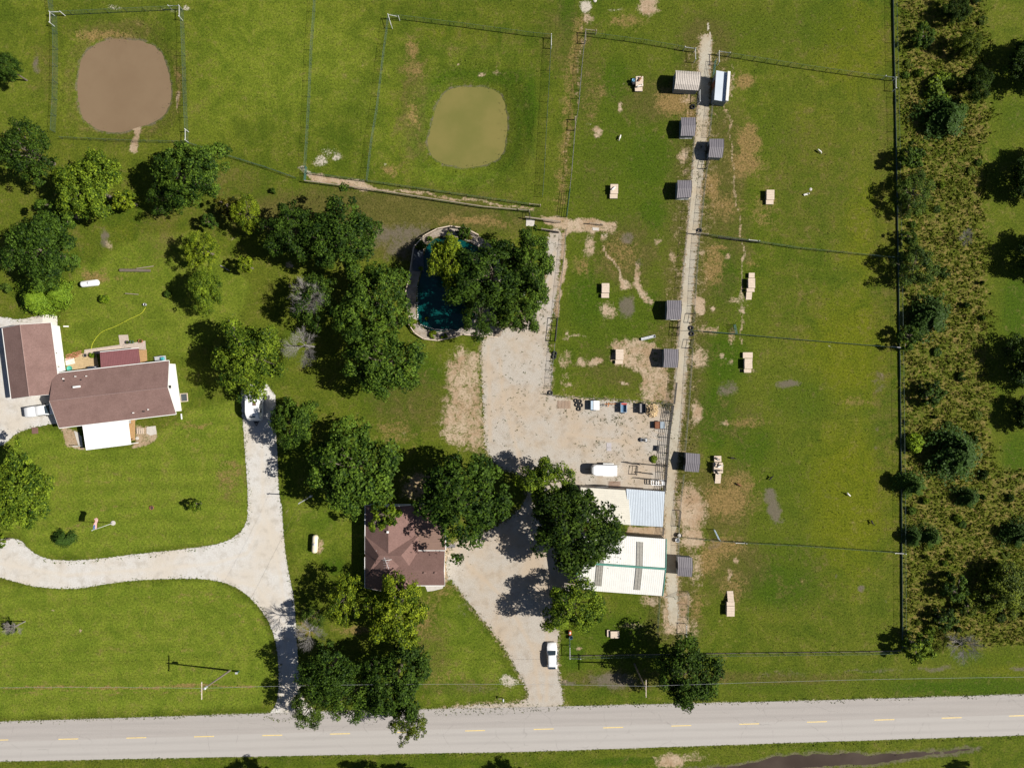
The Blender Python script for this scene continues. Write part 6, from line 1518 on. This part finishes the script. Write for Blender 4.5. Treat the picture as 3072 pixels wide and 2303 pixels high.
# hidden trailer under the pond trees
ut = empty("covered_trailer", G(1532,892,0), .55); tag(ut, "white covered trailer glimpsed through the pond trees", "trailer")
b = MB().loft([ring_box(-2.4,1.0,.5,2.0),ring_box(-2.2,1.05,.45,2.2),ring_box(2.2,1.05,.45,2.2),ring_box(2.5,.9,.5,1.8)]).build("body", M_WPAINT, ut); fix_normals(b.data)
for s in (-1,1): wheel(ut,0,s*1.12)
MB().tube([(2.4,0,.5),(3.3,0,.5)], .06, 6).build("drawbar", M_DKPIPE, ut)
# motor scooter
ms_ = empty("scooter", G(1932,1319,0), math.pi-.05); tag(ms_, "grey mower frame standing alone on the gravel", "mower")
MB().bbox((.1,0,.25), (1.2,.55,.25), .06).build("deck", M_STEEL, ms_); MB().tube([(-.5,-.2,.4),(-1.0,-.2,1.0),(-1.0,.2,1.0),(-.5,.2,.4)], .03, 6).build("handlebar", M_DARK, ms_); MB().bbox((.1,0,.5), (.5,.4,.35), .08).build("engine", M_DARK, ms_)
for x in (-.4,.6):
    for s in (-1,1): wheel(ms_, x, s*.33, .15, .1)
# rusty box with glass lid
rx = empty("rusty_box", G(1976,1274,0)); tag(rx, "low rusty cart with a glassy lid beside the corral", "cart")
MB().bbox((-.35,0,.2), (.95,1.25,.6), .04).build("body", M_RUST, rx); l_ = MB().prism([(.1,-.6,.25),(.95,-.6,.45),(.95,.6,.45),(.1,.6,.25)],[(.1,-.6,.9),(.95,-.6,.6),(.95,.6,.6),(.1,.6,.9)]).build("lid", pm("clouded_glass", (.19,.23,.27), .6, .2, 2, spec=.2), rx); fix_normals(l_.data)
for s in (-1,1): wheel(rx,-.3,s*.7,.22,.1)
# white head gate
hg = empty("head_gate", G(1967,1445,0)); tag(hg, "white slotted livestock head gate beside the corral panels", "head gate")
for y in (-.42,.42): MB().box((0,y,1.0), (1.9,.1,.12)).build("rail", M_WPAINT, hg); MB().box((0,y,.5), (1.9,.06,.1)).build("rail", M_WPAINT, hg)
for x in (-.95,-.6,-.1,.3,.9): MB().box((x,0,1.02), (.12,.8,.1)).build("crossbar", M_WPAINT, hg); MB().box((x,.42,.5), (.08,.08,1.0)).build("leg", M_WPAINT, hg); MB().box((x,-.42,.5), (.08,.08,1.0)).build("leg", M_WPAINT, hg)
MB().box((1.1,0,1.0), (.5,.9,.06)).build("shelf", M_WPAINT, hg); MB().box((.1,0,1.05), (.8,.1,.1)).build("crossbar", M_WPAINT, hg)

# ------------------------------------------------------------------ yard clutter
lp = empty("firewood_heap", G(1957,1231,0)); tag(lp, "round heap of pale split firewood in the yard corner", "firewood")
LG = MB().tube([(-.22,0,0),(.22,0,0)], [.085,.08], 6).mesh("log"); LG.materials.append(pm("split_wood", (.62,.47,.27), .85, .35, 7))
LG2 = MB().tube([(-.2,0,0),(.2,0,0)], [.08,.085], 5).mesh("log"); LG2.materials.append(pm("barky_wood", (.36,.26,.17), .9, .35, 7))
rw = random.Random(4)
for i in range(190):
    t = rw.random()**.5*1.05; a = rw.random()*6.28; o = child("log", LG if rw.random() < .75 else LG2, lp, (t*math.cos(a)*.95, t*math.sin(a)*1.1, .08+max(0,(1.05-t))*.85*rw.uniform(.6,1)))
    o.rotation_euler = (rw.uniform(-.5,.5), rw.uniform(-.6,.6), rw.random()*6.28); s = rw.uniform(.7,1.2); o.scale = (s,s,s)
hr = empty("drag_harrow", G(1691,1214,0)); tag(hr, "rusty diamond-mesh drag harrow lying on the gravel", "harrow")
for i in range(8):
    mb = MB(); pts = [(-1.15+k*.3, -.62+i*.175+(.08 if k % 2 else -.0), .04+.02*(k % 2)) for k in range(9)]; mb.tube(pts, .032, 5).build("chain", M_RUST, hr)
wr = empty("wire_roll", G(1998,1226,0)); tag(wr, "tangle of grey fence wire beside the firewood heap", "wire")
mb = MB(); rw = random.Random(8)
for i in range(46):
    c_ = Vector((rw.uniform(-.7,.9), rw.uniform(-1.3,1.1), rw.uniform(.05,.4))); rad = rw.uniform(.25,.6); a0 = rw.random()*6
    mb.tube([c_+Vector((rad*math.cos(a0+t), rad*math.sin(a0+t), .1*math.sin(t*2))) for t in (0,.7,1.4,2.1,2.8,3.5,4.2)], .012, 4, cap=False)
mb.build("coil", M_WIREGREY, wr)
def beam(p0, p1, r, z, mat, label, name, cat, sides=8):
    a, b = G(*p0), G(*p1); o = empty(name, a); tag(o, label, cat)
    MB().tube([Vector((0,0,z)), b-a+Vector((0,0,z))], [r, r*.92], sides).build("shaft", mat, o); return o
beam((1958,1293),(1993,1302), .06,.07,M_PLY,"pale post lying on the gravel, upper of two","fence_post_timber","post")
beam((1953,1310),(1984,1321), .06,.07,M_PLY,"pale post lying on the gravel, lower of two","fence_post_timber","post")
beam((362,811),(452,812), .28,.2,MBARK,"long weathered log lying on the back lawn","fallen_log","log")
beam((412,806),(463,799), .08,.28,M_OLDWOOD,"pale plank resting along the weathered log","plank","plank",4)
beam((380,881),(419,884), .07,.45,M_OLDWOOD,"low grey rail on the back lawn between two small bushes","bench_rail","rail")
beam((662,797),(690,813), .09,.15,MDEAD,"pale fallen branch beside the leaning yellow-green tree","branch","branch")
for (x, y) in ((386,881),(414,884)):
    pass
tr_ = empty("feed_trough", G(1944,1013,0), .24); tag(tr_, "long galvanised feed trough on the grass of the left paddock", "trough")
for s in (-1,1): k_ = MB().prism([(-1.3,s*.05,.05),(1.3,s*.05,.05),(1.3,s*.22,.35),(-1.3,s*.22,.35)],[(-1.3,s*.07,.03),(1.3,s*.07,.03),(1.3,s*.25,.35),(-1.3,s*.25,.35)]).build("side", M_STEEL, tr_); fix_normals(k_.data)
MB().box((0,0,.05), (2.6,.14,.03)).build("bottom", M_STEEL, tr_)
for s in (-1,1): MB().box((s*1.29,0,.2), (.03,.4,.32)).build("end", M_STEEL, tr_)
ba = empty("barrel", G(1898,246,0)); tag(ba, "blue barrel feeder beside the top left platform", "barrel")
MB().lathe((0,0,0), [(.26,0),(.31,.1),(.31,.75),(.26,.85),(.22,.86),(.2,.7)], 18).build("body", pm("blue_plastic", (.12,.28,.42), .4, .15, 2), ba, True); MB().box((.1,-.5,.4), (.5,.4,.7), .3).build("stand", M_DARK, ba)
rp = empty("rusted_panel_stack", G(1843,1450,0)); tag(rp, "stack of rusty rods lying above the cream roof", "rods")
for i in range(9): MB().tube([(-1.0+random.uniform(-.15,.15),-.4+i*.1,.06+.02*(i%3)),(1.0+random.uniform(-.2,.2),-.45+i*.1,.05)], .025, 5).build("rod", M_RUST, rp)
bx = empty("black_crate", G(1973,1344,0), -.1); tag(bx, "small black crate leaning by the corral panels", "crate")
MB().bbox((0,0,0), (.4,.95,.7), .03).build("body", M_DARK, bx); MB().box((-.22,0,.4), (.04,.6,.3)).build("handle", M_STEEL, bx)
slab("paving", [(1820,1328),(1834,1328),(1834,1352),(1820,1352)], .05, pm("mauve_slab", (.42,.39,.40), .9, .1, 2), "single mauve-grey slab in the weedy yard", "slab")
slab("paving", [(1579,655),(1604,660),(1602,679),(1578,678)], .06, M_CONC, "pale concrete pad beside the paddock crossing")
slab("paving", [(1777,682),(1797,684),(1796,692),(1778,691)], .05, M_CONC, "small pale pad under the hitching rail")
slab("hatch", [(96,1282),(114,1281),(115,1300),(97,1301)], .10, pm("brown_hatch", (.17,.095,.075), .8, .2, 2), "brown square cellar hatch on the front lawn", "hatch", None)
wl_ = empty("window_well", G(553,1192,0), .08); tag(wl_, "black window well with pale rim beside the white gable", "window well")
MB().box((0,0,.06), (1.3,1.5,.12)).build("rim", M_PLY, wl_); MB().box((0,0,.125), (1.05,1.3,.03)).build("cover", pm("dark_mesh", (.05,.06,.065), .5, .3, 8), wl_)
gl = empty("grill", G(281,1105,0), .1); tag(gl, "dark covered barbecue grill at the pavilion's corner", "grill")
MB().bbox((0,0,.3), (1.3,.7,.7), .15).build("hood", pm("grill_cover", (.045,.06,.085), .5, .2, 3), gl); MB().box((0,0,.15), (1.0,.5,.3)).build("cart", M_DARK, gl); MB().box((.95,0,.8), (.6,.5,.06)).build("side_shelf", M_STEEL, gl)
ac = empty("garden_cart", G(484,1077,0), .12); tag(ac, "low trailer bed with a turquoise tarp against the house", "cart")
MB().box((0,0,.35), (2.0,.95,.08)).build("bed", M_STEEL, ac); MB().bbox((.45,0,.39), (.7,.6,.35), .12).build("tarp", pm("turquoise_tarp", (.05,.30,.33), .5, .25, 3), ac)
for s in (-1,1): MB().box((0,s*.48,.5), (2.0,.04,.25)).build("side", M_STEEL, ac); wheel(ac,0,s*.6,.25,.12)
lc = empty("lawn_chair", G(395,1264,0), .1); tag(lc, "grey lawn chair on the timber deck", "chair")
MB().box((0,0,.85), (.55,.55,.06)).build("seat", M_STEEL, lc); MB().box((0,.3,1.2), (.55,.06,.7)).build("backrest", M_DARK, lc)
for sx in (-.24,.24):
    for sy in (-.24,.24): MB().box((sx,sy,.64), (.05,.05,.4)).build("leg", M_DARK, lc)
bc = empty("ornament_post", G(247,1336,0), 0); tag(bc, "thin white ornament post beside the porch cover", "post")
MB().tube([(0,0,0),(0,0,1.7)], .03, 6).build("shaft", M_WPIPE, bc); MB().box((-.2,0,1.72), (.9,.12,.06)).build("arm", M_WPIPE, bc)
bd = empty("bird_feeder", G(404,1316,0)); tag(bd, "dark bird feeder post at the timber deck's corner", "bird feeder")
MB().tube([(0,0,0),(0,0,1.5)], .035, 6).build("shaft", M_DKPIPE, bd); MB().box((0,0,1.55), (.7,.2,.18), .1).build("tray", M_DARK, bd); MB().lathe((.5,.1,.0), [(.3,0),(.3,.12),(.2,.14)], 14).build("base", M_CONC, bd)
# garden hose
hs = [(437,922),(428,938),(414,946),(395,954),(376,964),(355,975),(340,982),(325,987),(310,993),(297,1003),(287,1015),(278,1030),(274,1045),(274,1058)]
hp = smooth_poly(hs, 2, False)
o = MB().tube([G(x, y)+Vector((0,0,.03)) for x, y in hp], .028, 6).build("garden_hose", pm("yellow_hose", (.62,.62,.05), .5, .1, 2)); tag(o, "bright yellow garden hose snaking across the back lawn", "hose")

# ------------------------------------------------------------------ flag, poles, wires, mailbox
fp = empty("flagpole", G(340,1568,0)); tag(fp, "white flagpole with round base on the front lawn", "flagpole")
MB().tube([(0,0,0),(0,0,6.4)], [.06,.035], 10).build("pole", M_WPIPE, fp); MB().lathe((0,0,0), [(.42,0),(.42,.12),(.36,.14)], 18).build("base", M_CONC, fp); MB().lathe((0,0,6.4), [(.02,0),(.08,.06),(.08,.1),(.02,.16)], 10).build("finial", M_WPIPE, fp)
fl = empty("flag", G(340,1568,0)); tag(fl, "flag with red and white stripes and a starred blue corner flying from the pole", "flag")
M_FR, M_FW, M_FB = pm("flag_red", (.50,.035,.05), .8, .1, 2), pm("flag_white", (.78,.77,.75), .8, .06, 2), pm("flag_blue", (.03,.09,.30), .8, .1, 2)
def fpt(u, v):      # u along the fly 0..1.9, v down 0..1.15
    w_ = .13*math.sin(u*5.2+.4)*(u/1.9); return Vector((-.04+.10*u+w_-v*.28*(u/1.9)*.4, .05+u*.96, 6.15-v-.10*u+.05*math.sin(u*4)))
for i in range(13):
    v0, v1 = i*1.15/13, (i+1)*1.15/13; mb = MB(); k = 14; u_start = .76 if i < 7 else 0.0
    for j in range(k):
        u0, u1 = u_start+(1.9-u_start)*j/k, u_start+(1.9-u_start)*(j+1)/k; mb.quad(fpt(u0,v0), fpt(u1,v0), fpt(u1,v1), fpt(u0,v1))
    mb.build("stripe", M_FR if i % 2 == 0 else M_FW, fl)
mb = MB()
for j in range(8): mb.quad(fpt(.095*j,0), fpt(.095*(j+1),0), fpt(.095*(j+1),1.15*7/13), fpt(.095*j,1.15*7/13))
ca = mb.build("canton", M_FB, fl)
mb = MB()
for r_ in range(9):
    for c_ in range(6 if r_ % 2 == 0 else 5):
        u = .07+.124*c_+(.062 if r_ % 2 else 0); v = .065+r_*.061; p = fpt(u, v); e1 = (fpt(u+.01,v)-p).normalized(); e2 = (fpt(u,v+.01)-p).normalized(); nn = e1.cross(e2).normalized()
        for sgn in (1,-1):
            mb.poly([p+nn*.004*sgn+e1*math.sin(t*math.pi/5)*(.024 if t % 2 == 0 else .010)-e2*math.cos(t*math.pi/5)*(.024 if t % 2 == 0 else .010) for t in range(10)])
st_ = mb.build("stars", M_FW, ca); st_["kind"] = "stuff"
def pole(px, py, h, label, arm, name="utility_pole", lean=(0,0)):
    o = empty(name, G(px, py, 0)); tag(o, label, "utility pole"); L = Vector((lean[0], lean[1], h))
    MB().tube([(0,0,-.1), tuple(L)], [.17,.11], 10).build("pole", pm("creosote_pole", (.20,.165,.135), .9, .25, 2), o)
    for z, dy in arm:
        t = L*(z/h); MB().box((t.x+.12, t.y+dy, t.z), (.12,2.9,.12)).build("crossarm", M_PLY, o)
        for k in (-1.3,-.5,.5,1.3): MB().lathe((t.x+.12, t.y+dy+k, t.z+.06), [(.04,0),(.07,.06),(.03,.16)], 8).build("insulator", M_WPIPE, o)
    return o, L
PA, LA = pole(690, 2010, 10.4, "tall utility pole on the roadside lawn with crossarm and transformer", [(10.2,0)], lean=(-.75,.8))
MB().lathe((LA.x*.9+.35, LA.y*.9+.2, 9.0), [(.2,0),(.22,.08),(.22,.75),(.1,.85)], 12).build("transformer", M_STEEL, PA)
PB, LB = pole(1903, 1990, 10.2, "utility pole with crossarm in the shade of the solitary tree", [(10.0,0)], lean=(.1,-.15))
lt = empty("service_pole", G(936,1486,0)); tag(lt, "pale service pole with a meter box beside the gravel drive", "utility pole")
MB().tube([(0,0,-.1),(.05,-.05,8.0)], [.13,.08], 9).build("pole", M_STEEL, lt); MB().box((.2,.1,1.5), (.3,.35,.5)).build("meter_box", M_WPIPE, lt); MB().box((.05,-.05,7.7), (.5,.08,.08), .7).build("crossarm", M_STEEL, lt)
def wire(p, q, sag, label, r=.014, mat=None):
    pts = [p.lerp(q, t)-Vector((0,0,sag*4*t*(1-t))) for t in [i/14 for i in range(15)]]
    o = MB().tube(pts, r, 4).build("power_line", mat or M_STEEL); return tag(o, label, "power line")
ta, tb = G(690,2010)+LA, G(1903,1990)+LB
west = ta+Vector((-70,-.4,0)); east = tb+Vector((80,2.1,0))
wire(ta+Vector((.12,.5,.1)), tb+Vector((.12,.5,.1)), 1.2, "power line between the two utility poles beside the road")
wire(west, ta+Vector((.12,.5,.1)), 1.2, "power line leaving the left-hand utility pole out of the picture")
wire(tb+Vector((.12,.5,.1)), east, .8, "power line running from the tree-shaded pole along the roadside")
wire(ta+Vector((0,0,-.8)), G(936,1486)+Vector((0,0,7.6)), 1.0, "service line crossing the gravel drive to the yard light", .012, M_DARK)
mbx = empty("mailbox", G(1508,2091,0)); tag(mbx, "mailbox on a post at the drive's mouth", "mailbox")
MB().box((0,0,.5), (.1,.1,1.0)).build("post", M_OLDWOOD, mbx); MB().box((-.3,.2,1.0), (.9,.08,.08)).build("arm", M_OLDWOOD, mbx)
k_ = MB().prism([Vector((.12,-.25+.0,1.05))+Vector((.13*math.cos(t),0,.1+.13*math.sin(t))) if 0 <= t <= math.pi else Vector((0,0,0)) for t in [i*math.pi/6 for i in range(7)]], [Vector((.12,.25,1.05))+Vector((.13*math.cos(t),0,.1+.13*math.sin(t))) for t in [i*math.pi/6 for i in range(7)]]).build("box", M_STEEL, mbx); fix_normals(k_.data)
sg = empty("marker_post", G(715,2012,0)); tag(sg, "small grey utility pedestal beside the roadside pole", "pedestal")
MB().bbox((0,0,0), (.4,.3,.9), .04).build("cabinet", M_GREENPIPE, sg); MB().box((0,0,.92), (.44,.34,.04)).build("cap", M_STEEL, sg)
kid = empty("play_ride", G(1709,1895,0)); tag(kid, "red and white lawn ornament under the tree beside the drive", "ornament")
MB().bbox((0,0,.0), (.5,.8,.6), .1).build("body", pm("orange_red_plastic", (.55,.10,.03), .4), kid); MB().bbox((0,.1,.6), (.3,.4,.25), .06).build("seat", M_WPIPE, kid)
# ground clutter stones and cow-pat mounds
for (x, y, r, lb) in [(2432,568,5,"pale bare mound beside the lower white goat"),(1785,2,6,"pale stone pile at the picture's top beside the bare patch")]:
    p = G(x, y); o = MB().lathe((p.x,p.y,-.02), [(r/S,0),(r/S*.8,.08),(r/S*.3,.14)], 12).build("dirt_mound", M_CONC); tag(o, lb, "mound")

# ------------------------------------------------------------------ put every thing's origin at its base
bpy.context.view_layer.update()
for o in list(scn.objects):
    if o.type == 'EMPTY' and o.parent is None and o.location.length < 1e-6 and o.children:
        lo_, hi_ = np.full(3, 1e9), np.full(3, -1e9)
        for c in o.children:
            if c.type != 'MESH': continue
            for v in c.bound_box:
                w_ = c.matrix_world @ Vector(v); lo_ = np.minimum(lo_, w_); hi_ = np.maximum(hi_, w_)
        ctr = Vector(((lo_[0]+hi_[0])/2, (lo_[1]+hi_[1])/2, 0)); o.location = ctr
        for c in o.children: c.location = c.location-ctr
